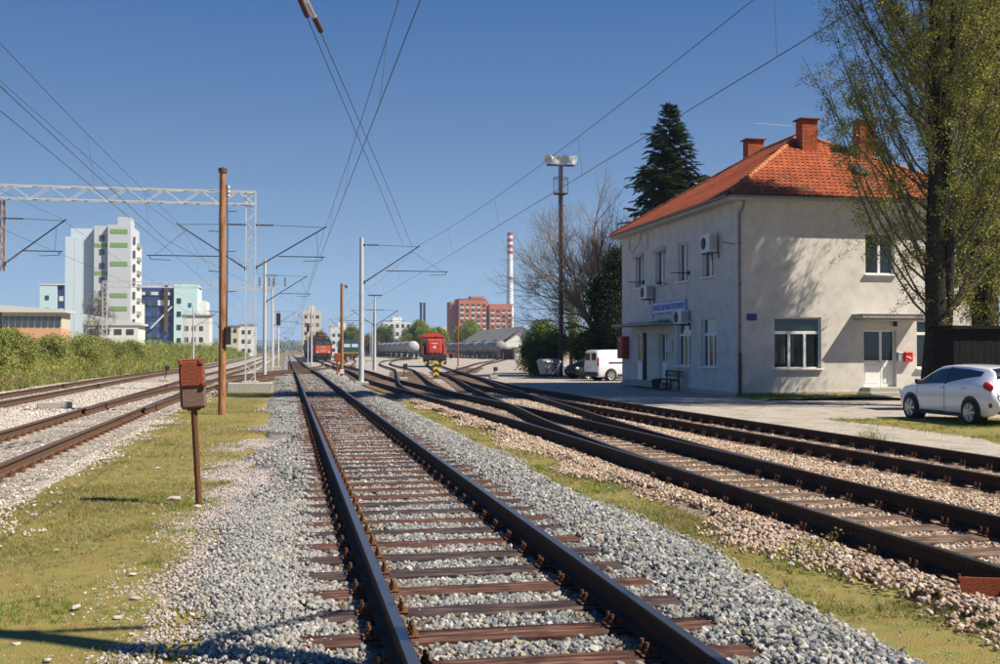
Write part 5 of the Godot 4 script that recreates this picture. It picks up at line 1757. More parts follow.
func tank_wagon(label: String, at: Vector3, mat: Material, group: String) -> Node3D:
	var o := thing("tank_wagon", label, "tank wagon", at, 0.0, group)
	var g := Geo.new()
	var prof := [Vector2(0, -6.3), Vector2(.55, -6.22), Vector2(1.0, -6.05), Vector2(1.3, -5.75), Vector2(1.42, -5.4), Vector2(1.42, 5.4), Vector2(1.3, 5.75), Vector2(1.0, 6.05), Vector2(.55, 6.22), Vector2(0, 6.3)]
	g.lathe(prof, 28, Vector3(0, 2.55, 0), Basis(Vector3.RIGHT, PI / 2))
	part(o, "tank", g, mat)
	g = Geo.new()
	for z in [-4.2, -1.4, 1.4, 4.2]: g.lathe([Vector2(1.425, -.05), Vector2(1.45, -.05), Vector2(1.45, .05), Vector2(1.425, .05)], 28, Vector3(0, 2.55, z), Basis(Vector3.RIGHT, PI / 2), false)
	part(o, "band", g, M.loco_dark)
	g = Geo.new()
	for x in [-.85, .85]: g.box(Vector3(x, 1.05, 0), Vector3(.16, .3, 13.2))
	for z in [-6.5, 6.5]: g.box(Vector3(0, 1.05, z), Vector3(2.5, .32, .18))
	for z in [-4.6, 4.6]: g.box(Vector3(0, 1.25, z), Vector3(2.2, .4, .5))
	part(o, "frame", g, M.loco_dark)
	for z in [-4.6, 4.6]:
		g = Geo.new()
		bogie(g, z)
		part(o, "bogie", g, M.loco_dark)
	g = Geo.new()
	g.lathe([Vector2(.35, 1.38), Vector2(.35, 1.6), Vector2(0, 1.64)], 14, Vector3(0, 2.55, 0))
	g.box(Vector3(0, 4.05, 0), Vector3(.7, .05, 4.0))
	for z in [-2.0, 2.0]: g.box(Vector3(0, 4.0, z), Vector3(.7, .1, .06))
	part(o, "hatch", g, M.loco_dark)
	g = Geo.new()
	for s in [-1.0, 1.0]: g.tube([Vector3(-1.25 + s * .2, 1.0, 6.45), Vector3(-1.25 + s * .2, 2.1, 6.45), Vector3(-1.0 + s * .2, 2.2, 6.4)], .03, 5)
	for k in 4: g.tube([Vector3(-1.45, 1.1 + k * .27, 6.45), Vector3(-1.05, 1.1 + k * .27, 6.45)], .02, 5)
	part(o, "ladder", g, M.mast_brown)
	buffers(o, 6.6, 1.0)
	buffers(o, -6.6, -1.0)
	return o

func build_trains() -> void:
	var nth := ["first", "second", "third", "fourth", "fifth", "sixth", "seventh", "eighth", "ninth", "tenth"]
	# boxy red locomotive on the near station track
	var o := thing("red_locomotive", "boxy locomotive with an orange red front panel and dark roof before grey tank wagons", "locomotive", P(6.0, .16, 185))
	var g := Geo.new()
	g.prism(PackedVector2Array([Vector2(-1.5, .95), Vector2(1.5, .95), Vector2(1.55, 1.3), Vector2(1.5, 2.75), Vector2(1.25, 3.5), Vector2(.9, 3.75), Vector2(-.9, 3.75), Vector2(-1.25, 3.5), Vector2(-1.5, 2.75), Vector2(-1.55, 1.3)]), -15.0, Vector3(0, 0, 0))
	part(o, "body", g, M.loco_maroon)
	g = Geo.new()
	g.bbox(Vector3(0, 1.95, .06), Vector3(2.5, 1.35, .12), .04)
	part(o, "front_panel", g, M.loco_orange)
	g = Geo.new()
	g.prism(PackedVector2Array([Vector2(-1.56, 2.75), Vector2(1.56, 2.75), Vector2(1.3, 3.52), Vector2(.9, 3.8), Vector2(-.9, 3.8), Vector2(-1.3, 3.52)]), -15.06, Vector3(0, 0, .03))
	part(o, "roof", g, M.loco_dark)
	for x in [-.68, .68]:
		g = Geo.new()
		g.bbox(Vector3(x, 3.0, .06), Vector3(1.1, .55, .06), .05)
		part(o, "windscreen", g, M.far_glass)
	for x in [-.95, .95]:
		g = Geo.new()
		g.lathe([Vector2(0, .0), Vector2(.13, .0), Vector2(.13, -.05)], 12, Vector3(x, 1.5, .16), Basis(Vector3.RIGHT, PI / 2))
		part(o, "headlamp", g, M.number_plate)
	g = Geo.new()
	g.box(Vector3(0, 2.3, .125), Vector3(.7, .07, .01)); g.box(Vector3(0, 1.75, .125), Vector3(.9, .09, .01))
	part(o, "lettering_band", g, M.number_plate)
	g = Geo.new()
	g.bbox(Vector3(0, .75, .0), Vector3(2.7, .5, .3), .04)
	g.prism(PackedVector2Array([Vector2(-1.3, .12), Vector2(1.3, .12), Vector2(1.35, .5), Vector2(-1.35, .5)]), .1, Vector3(0, 0, .15))
	part(o, "buffer_beam", g, M.loco_dark)
	buffers(o, .15, 1.0, .95)
	for z in [-3.0, -12.0]:
		g = Geo.new()
		bogie(g, z)
		part(o, "bogie", g, M.loco_dark)
	g = Geo.new()
	for s in [-1.0, 1.0]:
		g.bar(Vector3(s * .5, 3.85, -2.2), Vector3(s * .3, 4.3, -1.2), .06)
		g.bar(Vector3(s * .3, 4.3, -1.2), Vector3(s * .5, 4.35, -2.2), .06)
		g.box(Vector3(s * .55, 3.9, -1.8), Vector3(.2, .2, 1.6))
	g.box(Vector3(0, 4.38, -2.2), Vector3(1.4, .06, .1))
	part(o, "pantograph", g, M.loco_orange)
	var tw := tank_wagon("first grey tank wagon coupled behind the boxy red locomotive", P(6.0, .16, 207.5), M.tank_grey, "tank wagons behind the boxy red locomotive")
	for i in range(1, 9): dup(tw, "tank_wagon", nth[i] + " grey tank wagon behind the boxy red locomotive", P(6.0, .16, 207.5 + i * 14.2))
	# dark green locomotive
	o = thing("green_locomotive", "dark green locomotive with a pale window band, behind the short wooden pole", "locomotive", P(11.4, .16, 198), .02)
	g = Geo.new()
	g.prism(PackedVector2Array([Vector2(-1.45, .95), Vector2(1.45, .95), Vector2(1.5, 1.3), Vector2(1.45, 3.2), Vector2(1.1, 3.75), Vector2(-1.1, 3.75), Vector2(-1.45, 3.2), Vector2(-1.5, 1.3)]), -13.0, Vector3.ZERO)
	part(o, "body", g, M.loco_green)
	for x in [-.7, .7]:
		g = Geo.new()
		g.bbox(Vector3(x, 2.65, .03), Vector3(1.15, .62, .06), .04)
		part(o, "windscreen", g, M.sign_white)
	g = Geo.new()
	g.box(Vector3(0, 1.35, .02), Vector3(2.9, .12, .04))
	part(o, "stripe", g, M.loco_yellow)
	g = Geo.new()
	g.bbox(Vector3(0, .75, 0), Vector3(2.7, .5, .3), .04)
	part(o, "buffer_beam", g, M.loco_maroon)
	buffers(o, .15, 1.0, .95)
	for z in [-3.0, -10.0]:
		g = Geo.new()
		bogie(g, z)
		part(o, "bogie", g, M.loco_dark)
	g = Geo.new()
	g.box(Vector3(0, 3.9, -3.0), Vector3(1.2, .25, 3.0))
	part(o, "roof_gear", g, M.loco_dark)
	# red hood locomotive
	o = thing("shunting_locomotive", "bright red hood locomotive with orange handrails and a black and yellow striped front", "locomotive", P(17.4, .16, 128.6), -.1)
	g = Geo.new()
	g.box(Vector3(0, 1.2, -6.5), Vector3(2.9, .22, 13.0))
	part(o, "deck", g, M.loco_dark)
	g = Geo.new()
	g.bbox(Vector3(0, 2.25, -3.4), Vector3(1.75, 1.85, 5.2), .12)
	g.bbox(Vector3(0, 2.2, -11.0), Vector3(1.75, 1.7, 3.6), .12)
	part(o, "hood", g, M.loco_red)
	g = Geo.new()
	g.bbox(Vector3(0, 2.1, -.78), Vector3(1.3, 1.1, .06), .05)
	part(o, "hood_door", g, M.loco_red)
	g = Geo.new()
	g.box(Vector3(0, 2.65, -.74), Vector3(.75, .1, .03)); g.lathe([Vector2(0, .0), Vector2(.18, .0), Vector2(.18, -.03)], 10, Vector3(0, 2.2, -.72), Basis(Vector3.RIGHT, PI / 2))
	part(o, "emblem", g, M.number_plate)
	g = Geo.new()
	g.bbox(Vector3(0, 2.4, -7.7), Vector3(2.85, 2.2, 2.9), .08)
	g.prism(PackedVector2Array([Vector2(-1.45, 3.5), Vector2(1.45, 3.5), Vector2(1.2, 3.8), Vector2(.6, 3.95), Vector2(-.6, 3.95), Vector2(-1.2, 3.8)]), -3.1, Vector3(0, 0, -6.15))
	part(o, "cab", g, M.loco_red)
	for x in [-1.02, -.42, .42, 1.02]:
		g = Geo.new()
		g.bbox(Vector3(x * .98, 3.1, -6.23), Vector3(.52 if absf(x) > .9 else .55, .62, .05), .03)
		part(o, "cab_window", g, M.far_glass)
	g = Geo.new()
	for x in [-1.08, 1.08]: g.bbox(Vector3(x, 2.1, -6.22), Vector3(.5, 1.2, .05), .03)
	part(o, "cab_door", g, M.loco_dark)
	g = Geo.new()
	for s in [-1.0, 1.0]:
		for z in [-.2, -2.2, -4.2, -6.0]: g.tube([Vector3(s * 1.38, 1.3, z), Vector3(s * 1.38, 2.3, z)], .04, 5)
		g.tube([Vector3(s * 1.38, 2.3, -.2), Vector3(s * 1.38, 2.3, -6.0)], .04, 5)
		g.tube([Vector3(s * 1.38, 1.8, -.2), Vector3(s * 1.38, 1.8, -6.0)], .03, 5)
		g.tube([Vector3(s * .3, 1.3, -.05), Vector3(s * .3, 2.2, -.05), Vector3(s * 1.38, 2.3, -.1), Vector3(s * 1.38, .4, -.1)], .04, 5)
	part(o, "handrail", g, M.loco_orange)
	g = Geo.new()
	g.bbox(Vector3(0, .85, -.1), Vector3(2.8, .6, .3), .03)
	part(o, "buffer_beam", g, M.loco_dark)
	for k in 8:
		g = Geo.new()
		var x0 := -1.35 + k * .34
		g.prism(PackedVector2Array([Vector2(x0, .1), Vector2(x0 + .3, .1), Vector2(x0 + .42, .5), Vector2(x0 + .12, .5)]), .04, Vector3(0, 0, .06))
		part(o, "chevron", g, M.loco_yellow if k % 2 == 0 else M.loco_dark)
	buffers(o, .05, 1.0, .98)
	for z in [-3.0, -10.0]:
		g = Geo.new()
		bogie(g, z)
		part(o, "bogie", g, M.loco_dark)
	g = Geo.new()
	for x in [-.35, .35]: g.lathe([Vector2(0, 0), Vector2(.12, 0), Vector2(.13, -.1)], 10, Vector3(x, 3.95, -6.3), Basis(Vector3.RIGHT, PI / 2))
	g.tube([Vector3(.3, 3.2, -4.5), Vector3(.3, 3.6, -4.5)], .12, 8)
	part(o, "roof_lamp", g, M.loco_dark)
	# lighter tank wagons behind the slim masts, and the row by the warehouse
	var lw := tank_wagon("first pale grey tank wagon of the row behind the slim masts", P(29, .16, 257), M.tank_light, "pale tank wagons in the yard")
	for i in range(1, 10): dup(lw, "tank_wagon", nth[i] + " pale grey tank wagon of the row behind the slim masts", P(29, .16, 257 + i * 14.2))
	var rw := tank_wagon("first grey tank wagon of the row beside the small hut", P(47, .16, 243), M.tank_mid, "tank wagons by the warehouse")
	for i in range(1, 6):
		var d := dup(rw if i == 1 else tw, "tank_wagon", nth[i] + " grey tank wagon of the row beside the small hut", P(47, .16, 243 + i * 14.2))
		d.set_meta("group", "tank wagons by the warehouse")
	# flat wagons between the rows
	for i in 4:
		var f := thing("flat_wagon", nth[i] + " low dark flat wagon between the pale tank wagons and the red hood locomotive", "flat wagon", P(33.5 + i * .2, .16, 232 + i * 15.0), 0.0, "flat wagons in the yard")
		g = Geo.new()
		g.bbox(Vector3(0, 1.15, 0), Vector3(2.7, .4, 13.6), .04)
		part(f, "deck", g, M.loco_maroon)
		for z in [-4.6, 4.6]:
			g = Geo.new()
			bogie(g, z)
			part(f, "bogie", g, M.loco_dark)

# ---------------------------------------------------------------- vegetation
func crown(parent: Node, kind: String, pts: Array, sc: Array, cols: Array, called := "crown") -> void:
	var ms: Array = MESH[kind]
	var xf := []
	var cs := []
	for i in ms.size():
		xf.append([]); cs.append([])
	for p in pts:
		var s := rng.randf_range(sc[0], sc[1])
		var k: int = rng.randi() % ms.size()
		xf[k].append(Transform3D(Basis.from_euler(Vector3(rng.randf_range(-.5, .5), rng.randf() * TAU, rng.randf_range(-.5, .5))).scaled(Vector3.ONE * s), p))
		var c: Color = cols[rng.randi() % cols.size()]
		var v := rng.randf_range(.75, 1.25)
		cs[k].append(Color(c.r * v, c.g * v, c.b * v))
	for k in ms.size(): scatter(parent, called, ms[k], M.leaf, xf[k], cs[k])

func limb(g: Geo, p: Vector3, dir: Vector3, length: float, r: float, lvl: int, o: Dictionary, tips: Array) -> void:
	var n := 5 if lvl > 1 else 3
	var pts := [p]
	var rad := [r]
	var d := dir.normalized()
	for i in n:
		d = (d + Vector3(rng.randf_range(-1, 1), rng.randf_range(-1, 1), rng.randf_range(-1, 1)) * o.wiggle + Vector3.UP * o.up).normalized()
		pts.append(pts[-1] + d * length / n)
		rad.append(maxf(r * lerpf(1.0, o.taper, (i + 1.0) / n), o.rmin))
	g.tube(pts, rad, 7 if lvl > 2 else (5 if lvl > 1 else 3), false)
	if lvl <= 0:
		tips.append(pts[-1]); tips.append(pts[n / 2])
		return
	var kids: int = o.kids + (rng.randi() % 2) + (1 if lvl < 3 else 0)
	for k in kids:
		var t := rng.randf_range(.3, 1.0)
		var i := clampi(int(t * n), 1, n)
		var side := d.cross(Vector3(rng.randf_range(-1, 1), rng.randf_range(-1, 1), rng.randf_range(-1, 1))).normalized()
		var nd := (d * cos(o.angle) + side * sin(o.angle) * rng.randf_range(.7, 1.3)).normalized()
		limb(g, pts[i], nd, length * rng.randf_range(o.shrink - .15, o.shrink + .1), (rad[i] as float) * o.thin, lvl - 1, o, tips)
	limb(g, pts[-1], d, length * o.shrink, rad[-1], lvl - 1, o, tips)

func poplar(label: String, at: Vector3, h: float, spread: float, n_br: int, density: float, cols: Array) -> Node3D:
	var o := thing("poplar_tree", label, "tree", at, 0.0, "poplars beside the station")
	var g := Geo.new()
	var trunk := []
	var rad := []
	for i in 13:
		var t := i / 12.0
		trunk.append(Vector3(sin(t * 5.0) * .18 * t + rng.randf_range(-.05, .05), h * t - .2 * (1 - t), cos(t * 4.0) * .15 * t))
		rad.append(lerpf(.42, .04, pow(t, .8)) * (1.35 if i == 0 else 1.0))
	g.tube(trunk, rad, 14)
	# fused side stems that hug the trunk
	for k in 3:
		var a := rng.randf() * TAU
		var y0 := rng.randf_range(1.0, 3.5)
		var pts := []
		var rr := []
		for i in 9:
			var t := i / 8.0
			var w := lerpf(.32, .8, t) + rng.randf_range(-.06, .06)
			pts.append(Vector3(cos(a + t * .6) * w, y0 + t * h * .6, sin(a + t * .6) * w) + Vector3(0, 0, 0))
			rr.append(lerpf(.15, .03, t))
		g.tube(pts, rr, 8)
	part(o, "trunk", g, M.bark_poplar)
	var bg := Geo.new()
	var lp := []
	for k in n_br:
		var t := rng.randf_range(.08, .93)
		var y := h * t
		var a := rng.randf() * TAU
		var out := Vector3(cos(a), 0, sin(a))
		var L := lerpf(8.0, 3.2, t) * rng.randf_range(.7, 1.15)
		var reach := spread * (1.0 - t * .55) * rng.randf_range(.55, 1.0)
		var c := trunk[clampi(int(t * 12), 0, 12)] as Vector3
		var pts := []
		var rr := []
		for i in 7:
			var u := i / 6.0
			pts.append(Vector3(c.x, y, c.z) + out * (reach * pow(u, .85)) + Vector3.UP * (L * u * (.55 + .45 * u)) + Vector3(rng.randf_range(-.06, .06), 0, rng.randf_range(-.06, .06)) * u)
			rr.append(lerpf(.042, .006, u))
		bg.tube(pts, rr, 5, false)
		var tw := int(23 * density)
		for j in tw:
			var u := pow(rng.randf_range(.02, 1.0), .75)
			var b := (pts[mini(int(u * 6.0), 5)] as Vector3).lerp(pts[mini(int(u * 6.0), 5) + 1], fposmod(u * 6.0, 1.0))
			var d := (out * rng.randf_range(-.2, .7) + Vector3(rng.randf_range(-1, 1), rng.randf_range(.1, 1.3), rng.randf_range(-1, 1)) * .6)
			if t < .3 and rng.randf() < .45: d.y = rng.randf_range(-.9, -.1)
			var e := b + d * rng.randf_range(.4, 1.0)
			bg.tube([b, b.lerp(e, .5) + Vector3(rng.randf_range(-.05, .05), rng.randf_range(0, .06), rng.randf_range(-.05, .05)), e], [.008, .006, .003], 3, false)
			for m in 6:
				lp.append(b.lerp(e, rng.randf_range(.3, 1.05)) + Vector3(rng.randf_range(-.1, .1), rng.randf_range(-.1, .1), rng.randf_range(-.1, .1)))
	part(o, "branch", bg, M.bark_grey)
	crown(o, "leaves", lp, [.52, 1.05], cols)
	return o

func leafy(called: String, label: String, cat: String, at: Vector3, h: float, rx: float, rz: float, base: float, n: int, kind: String, sc: Array, cols: Array, group := "", lobes := 7) -> Node3D:
	var o := thing(called, label, cat, at, 0.0, group)
	var g := Geo.new()
	var lob := []
	for i in lobes:
		var a := rng.randf() * TAU
		var q := sqrt(rng.randf()) * .62
		var y := lerpf(base + (h - base) * .18, h * .8, rng.randf())
		lob.append([Vector3(cos(a) * rx * q, y, sin(a) * rz * q), Vector3(rx, (h - base) * .5, rz) * rng.randf_range(.32, .52)])
	lob.append([Vector3(rng.randf_range(-.1, .1) * rx, h * .83, 0), Vector3(rx * .4, h * .17, rz * .4)])
	var tr := h * .022 + .02
	g.tube([Vector3(0, -.15, 0), Vector3(.05, base + (h - base) * .3, 0), Vector3(0, h * .75, .05)], [tr, tr * .8, tr * .25], 8)
	for l in lob:
		var c: Vector3 = l[0]
		g.tube([Vector3(0, minf(base + (c.y - base) * .3, c.y), 0), c * Vector3(.5, .75, .5), c], [tr * .5, tr * .35, tr * .12], 5, false)
	part(o, "trunk", g, M.bark_grey)
	var pts := []
	for i in n:
		var l = lob[rng.randi() % lob.size()]
		var d := Vector3(rng.randfn(), rng.randfn(), rng.randfn()).normalized() * pow(rng.randf(), .45)
		var e: Vector3 = l[1]
		var p: Vector3 = l[0] + d * e
		if p.y > base * .6: pts.append(p)
	crown(o, kind, pts, sc, cols)
	return o

func bank_height(x: float) -> float:
	return lerpf(-.1, 1.55, 1.0 - smoothstep(-17.5, -12.4, x))

func build_plants() -> void:
	var spring := [Color(.29, .29, .05), Color(.36, .34, .07), Color(.2, .22, .04), Color(.42, .38, .1), Color(.15, .175, .035)]
	var fresh := [Color(.21, .27, .03), Color(.26, .31, .04), Color(.15, .21, .025), Color(.31, .33, .06)]
	var deep := [Color(.05, .09, .018), Color(.07, .12, .022), Color(.035, .065, .014), Color(.1, .14, .03)]
	poplar("tall poplar with dark twisted trunk and thin spring leaves before the station end wall", P(20.4, -.05, 31.2), 30.0, 4.7, 320, 1.05, spring)
	poplar("second poplar partly hidden by the first, beside the right end of the station", P(24.1, -.05, 34.0), 23.0, 2.5, 190, 1.1, spring)
	# bare tree beyond the station
	var o := thing("bare_tree", "large bare spreading tree with fine twigs beyond the station", "tree", P(21.7, -.05, 73))
	var g := Geo.new()
	var tips := []
	var par := {"wiggle": .16, "up": .035, "taper": .55, "rmin": .007, "kids": 2, "angle": .55, "shrink": .72, "thin": .68}
	g.tube([Vector3(0, -.2, 0), Vector3(-.15, 1.2, 0), Vector3(-.1, 2.4, 0)], [.34, .28, .26], 10)
	for k in 9:
		var a := TAU * k / 9.0 + rng.randf_range(-.3, .3)
		var lean := rng.randf_range(.3, .8)
		limb(g, Vector3(-.1, 1.7 + .12 * k, 0), Vector3(cos(a) * lean, 1.0, sin(a) * lean), 3.7, .13, 5, par, tips)
	limb(g, Vector3(-.1, 2.3, 0), Vector3(-.1, 1, 0), 4.3, .2, 5, par, tips)
	part(o, "trunk", g, M.bark_bare)
	var buds := []
	for i in range(0, tips.size(), 5): buds.append(tips[i])
	crown(o, "leaves", buds, [.25, .5], [Color(.2, .2, .08), Color(.17, .14, .08)], "bud")
	# spruce
	o = thing("spruce_tree", "tall dark spruce standing behind the station roof", "tree", P(24.9, 0, 68))
	g = Geo.new()
	g.tube([Vector3(0, -.2, 0), Vector3(0, 9, 0), Vector3(0, 18.3, 0)], [.32, .2, .02], 10)
	part(o, "trunk", g, M.bark_grey)
	var fr := Geo.new()
	var rr := RandomNumberGenerator.new()
	rr.seed = 9
	for i in 46:  # spray of needles along one unit of branch
		var t := rr.randf()
		var w := (.34 * (1.0 - t) + .08) * rr.randf_range(.6, 1.1)
		var s := 1.0 if i % 2 else -1.0
		var p := Vector3(t, -.12 * t * t, 0)
		var q := p + Vector3(w * .7, rr.randf_range(-.1, .02), s * w)
		var k := rr.randf_range(.7, 1.3)
		fr.col = Color(k, k, k)
		fr.t(p + Vector3(.04, 0, 0), p - Vector3(.04, .02, 0), q)
		fr.t(p + Vector3(0, .03, 0), p - Vector3(0, .05, 0), q + Vector3(0, -.03, 0))
	var frm := fr.mesh()
	var xf := []
	var cs := []
	var y := 1.6
	while y < 18.0:
		var R := pow(1.0 - y / 18.6, .75) * 4.7 * (.93 + .12 * sin(y * 2.1))
		for k in 13:
			var a := rng.randf() * TAU
			var L := R * rng.randf_range(.72, 1.12)
			var droop := lerpf(-.42, .35, y / 18.0) + rng.randf_range(-.12, .12)
			var d := Vector3(cos(a), droop, sin(a)).normalized()
			var sd := d.cross(Vector3.UP).normalized()
			for j in 9:
				var u := j / 7.0 + rng.randf_range(0, .1)
				var b := Basis(d, sd.cross(d), sd) * Basis(Vector3.UP, rng.randf_range(-.7, .7)) * Basis(Vector3.BACK, rng.randf_range(-.75, .1))
				var s := clampf(L * .5, .35, 1.25) * rng.randf_range(.75, 1.15)
				xf.append(Transform3D(b.scaled(Vector3.ONE * s), Vector3(0, y, 0) + d * L * u * .85))
				var v := rng.randf_range(.7, 1.3)
				cs.append(Color(.05 * v, .075 * v, .028 * v))
		y += lerpf(.5, .3, y / 18.0)
	scatter(o, "crown", frm, M.needle, xf, cs)
	# dark evergreen against the far house corner
	leafy("evergreen_shrub", "dense dark evergreen shrub between the bare tree and the station", "shrub", P(20.0, -.05, 64.5), 8.2, 1.9, 2.2, .2, 5200, "bigleaves", [.55, .9], [Color(.018, .032, .012), Color(.026, .045, .016), Color(.035, .05, .02)], "", 12)
	# bushes round the floodlight mast
	var bl := [[17.3, 73.0, 2.3, 1.4, "dark bramble bush behind the waste container"], [18.6, 74.0, 3.0, 1.9, "broad green bush at the foot of the floodlight mast"], [20.6, 72.0, 3.3, 1.9, "tall green bush beside the white van"], [22.8, 75.0, 3.6, 2.2, "green bush between the van and the station"], [19.6, 82.0, 4.2, 2.0, "pale green bush under the bare tree"]]
	for i in bl.size():
		var b = bl[i]
		leafy("bush", b[4], "bush", P(b[0], -.1, b[1]), b[2], b[3], b[3], .05, 2600, "leaves", [1.2, 2.0], (deep if i < 1 else deep + fresh), "bushes round the floodlight mast", 8)
	leafy("budding_tree", "young yellow green tree rising behind the bushes under the bare tree", "tree", P(22.4, -.1, 84), 7.6, 3.2, 3.0, 1.4, 1500, "leaves", [1.0, 1.7], [Color(.2, .22, .07), Color(.16, .17, .06), Color(.24, .25, .1)], "", 9)
	# trees in the middle distance
	var mids := [[40.0, 330.0, 11.0, 5.0, "round yellow green tree behind the red hood locomotive, nearer the slim masts"], [56.5, 335.0, 11.5, 5.6, "bright yellow green tree between the red hood locomotive and the warehouse"], [47.5, 345.0, 9.0, 4.5, "low green tree half hidden by the red hood locomotive"]]
	for m in mids: leafy("yard_tree", m[4], "tree", P(m[0], 0, m[1]), m[2], m[3], m[3], .6, 2600, "bigleaves", [1.2, 2.0], fresh if m[0] > 20.0 else spring, "trees in the yard", 9)
	for k in 14:
		var D := 300.0 + k * 9.0
		var x := 12.0 + k * 3.4 + rng.randf_range(-3, 3)
		leafy("distant_tree", ["brownish budding tree in the far row beyond the pale tank wagons", "olive green tree in the far row beyond the pale tank wagons"][k % 2], "tree", P(x, 0, D), rng.randf_range(6.5, 10.5), 4.0, 4.0, 1.0, 700, "bigleaves", [1.3, 2.1], [Color(.13, .11, .05), Color(.16, .14, .06)] if k % 2 == 0 else [Color(.11, .14, .04), Color(.15, .17, .05)], ["budding trees of the far row", "olive trees of the far row"][k % 2], 7)
	leafy("distant_tree", "bare looking greyish tree in front of the pale tower block", "tree", P(-33.5, .5, 205), 12.5, 3.6, 3.0, 3.0, 420, "bigleaves", [.7, 1.1], [Color(.22, .19, .17), Color(.17, .14, .12)], "", 7)
	# overgrown bank on the left
	var bk := Geo.new()
	var ds := []
	var D := 22.0
	while D < 430.0:
		ds.append(D)
		D += 3.0 if D < 120 else 12.0
	var xs := [-12.4, -13.2, -14.4, -16.0, -18.5, -24.0, -60.0]
	var ys := [-.13, .15, .75, 1.3, 1.6, 1.6, 1.3]
	for i in ds.size() - 1:
		for j in xs.size() - 1:
			var q := []
			for e in [[i, j], [i, j + 1], [i + 1, j + 1], [i + 1, j]]:
				q.append(P(xs[e[1]] + noise.get_noise_2d(ds[e[0]] * 6.0, xs[e[1]] * 3.0) * .5, ys[e[1]] + noise.get_noise_2d(ds[e[0]] * 12.0, xs[e[1]] * 20.0) * .2 * (1.0 if e[1] > 0 else 0.0), ds[e[0]]))
			bk.q(q[0], q[1], q[2], q[3], Vector3.UP)
	var bank := setting("embankment", bk, M.turf, "overgrown bank rising beside the tracks")
	var weed := [Color(.2, .29, .045), Color(.26, .34, .06), Color(.33, .33, .09), Color(.15, .18, .04), Color(.36, .31, .13), Color(.25, .2, .1)]
	for pass_ in [[22.0, 70.0, 2.6, .9], [70.0, 150.0, 1.4, 1.25], [150.0, 400.0, .35, 2.2]]:
		var pts := []
		var n := int((pass_[1] - pass_[0]) * 8.0 * pass_[2] * 8.0)
		for i in n:
			var dd := rng.randf_range(pass_[0], pass_[1])
			var x := -12.5 - pow(rng.randf(), 1.2) * 7.5
			var hh := clampf(.75 + noise.get_noise_2d(x * 7.0, dd * 5.0) * 1.5, .15, 1.9) * (1.0 - smoothstep(-14.5, -12.2, x)) + .12
			pts.append(P(x, bank_height(x) + hh * sqrt(rng.randf()) * 1.15, dd))
		var dead := []
		for i in n / 5:
			var dd := rng.randf_range(pass_[0], pass_[1])
			if noise.get_noise_2d(dd * 9.0, 77.0) > -.12: dead.append(P(-12.3 - absf(rng.randfn()) * .8, -.08 + rng.randf() * .45, dd))
		crown(bank, "leaves", dead, [.6 * pass_[3], 1.2 * pass_[3]], [Color(.27, .19, .12), Color(.34, .26, .16), Color(.22, .15, .1)], "undergrowth")
		crown(bank, "leaves", pts, [.7 * pass_[3], 1.5 * pass_[3]], weed, "undergrowth")
		for st in 6:
			tufts(bank, "tall_grass", [-13.0 - st * 1.0, -12.0 - st * 1.0, pass_[0], pass_[1]], 9.0 / pass_[3] / pass_[3], [1.0 * pass_[3], 3.0 * pass_[3]], weed, bank_height(-12.5 - st) - .05, "all", "weeds")
	for k in [[-13.9, 38.0, 2.7, 1.1], [-14.6, 47.0, 3.0, 1.4], [-14.2, 55.0, 2.2, 1.3], [-14.8, 63.0, 2.6, 1.5], [-14.6, 73.0, 2.4, 1.6], [-14.9, 84.0, 2.5, 1.7], [-15.0, 97.0, 2.5, 1.8], [-15.2, 112.0, 2.6, 2.0]]:
		leafy("bush", "green scrub bush growing on the overgrown bank", "bush", P(k[0], .3, k[1]), k[2], k[3], k[3] * 1.5, .05, 2600, "leaves", [.8, 1.5], weed, "scrub bushes on the bank", 7)
	# weeds between the tracks and a clump by the forecourt
	for w in [[4.45, 8.6, .35, "small green weed clump beside the rusty plate"], [11.3, 19.6, .5, "grass clump at the edge of the forecourt before the hatchback"], [7.1, 18.5, .3, "weed clump between the near station tracks"], [-2.9, 10.0, .35, "leafy weed in the yellowish grass strip"]]:
		var wd := thing("weed_clump", w[3], "weeds", P(w[0], -.07, w[1]))
		var pts := []
		for i in 60: pts.append(Vector3(rng.randfn() * w[2] * .25, absf(rng.randfn()) * w[2] * .22, rng.randfn() * w[2] * .25))
		crown(wd, "leaves", pts, [.2, .45], fresh, "leaf")
		var tx := []
		var tc := []
		for i in 14:
			tx.append(Transform3D(Basis(Vector3.UP, rng.randf() * TAU).scaled(Vector3.ONE * w[2] * rng.randf_range(.6, 1.4)), Vector3(rng.randfn() * w[2] * .3, 0, rng.randfn() * w[2] * .3)))
			tc.append(fresh[rng.randi() % 4])
		scatter(wd, "blade", MESH.weeds[0], M.leaf, tx, tc)

# ---------------------------------------------------------------- buildings in the distance
func block(o: Node3D, called: String, m: Material, x0: float, x1: float, y0: float, y1: float, z0: float, z1: float) -> MeshInstance3D:
	var g := Geo.new()
	g.box(Vector3((x0 + x1) * .5, (y0 + y1) * .5, (z0 + z1) * .5), Vector3(absf(x1 - x0), absf(y1 - y0), absf(z1 - z0)))
	return part(o, called, g, m)

func pane(o: Node3D, x: float, y: float, z: float, w: float, h: float, m: Material, called := "window") -> void:
	put(o, called, MESH.unit, m, Transform3D(Basis.from_scale(Vector3(w, h, .12)), Vector3(x, y, z)))

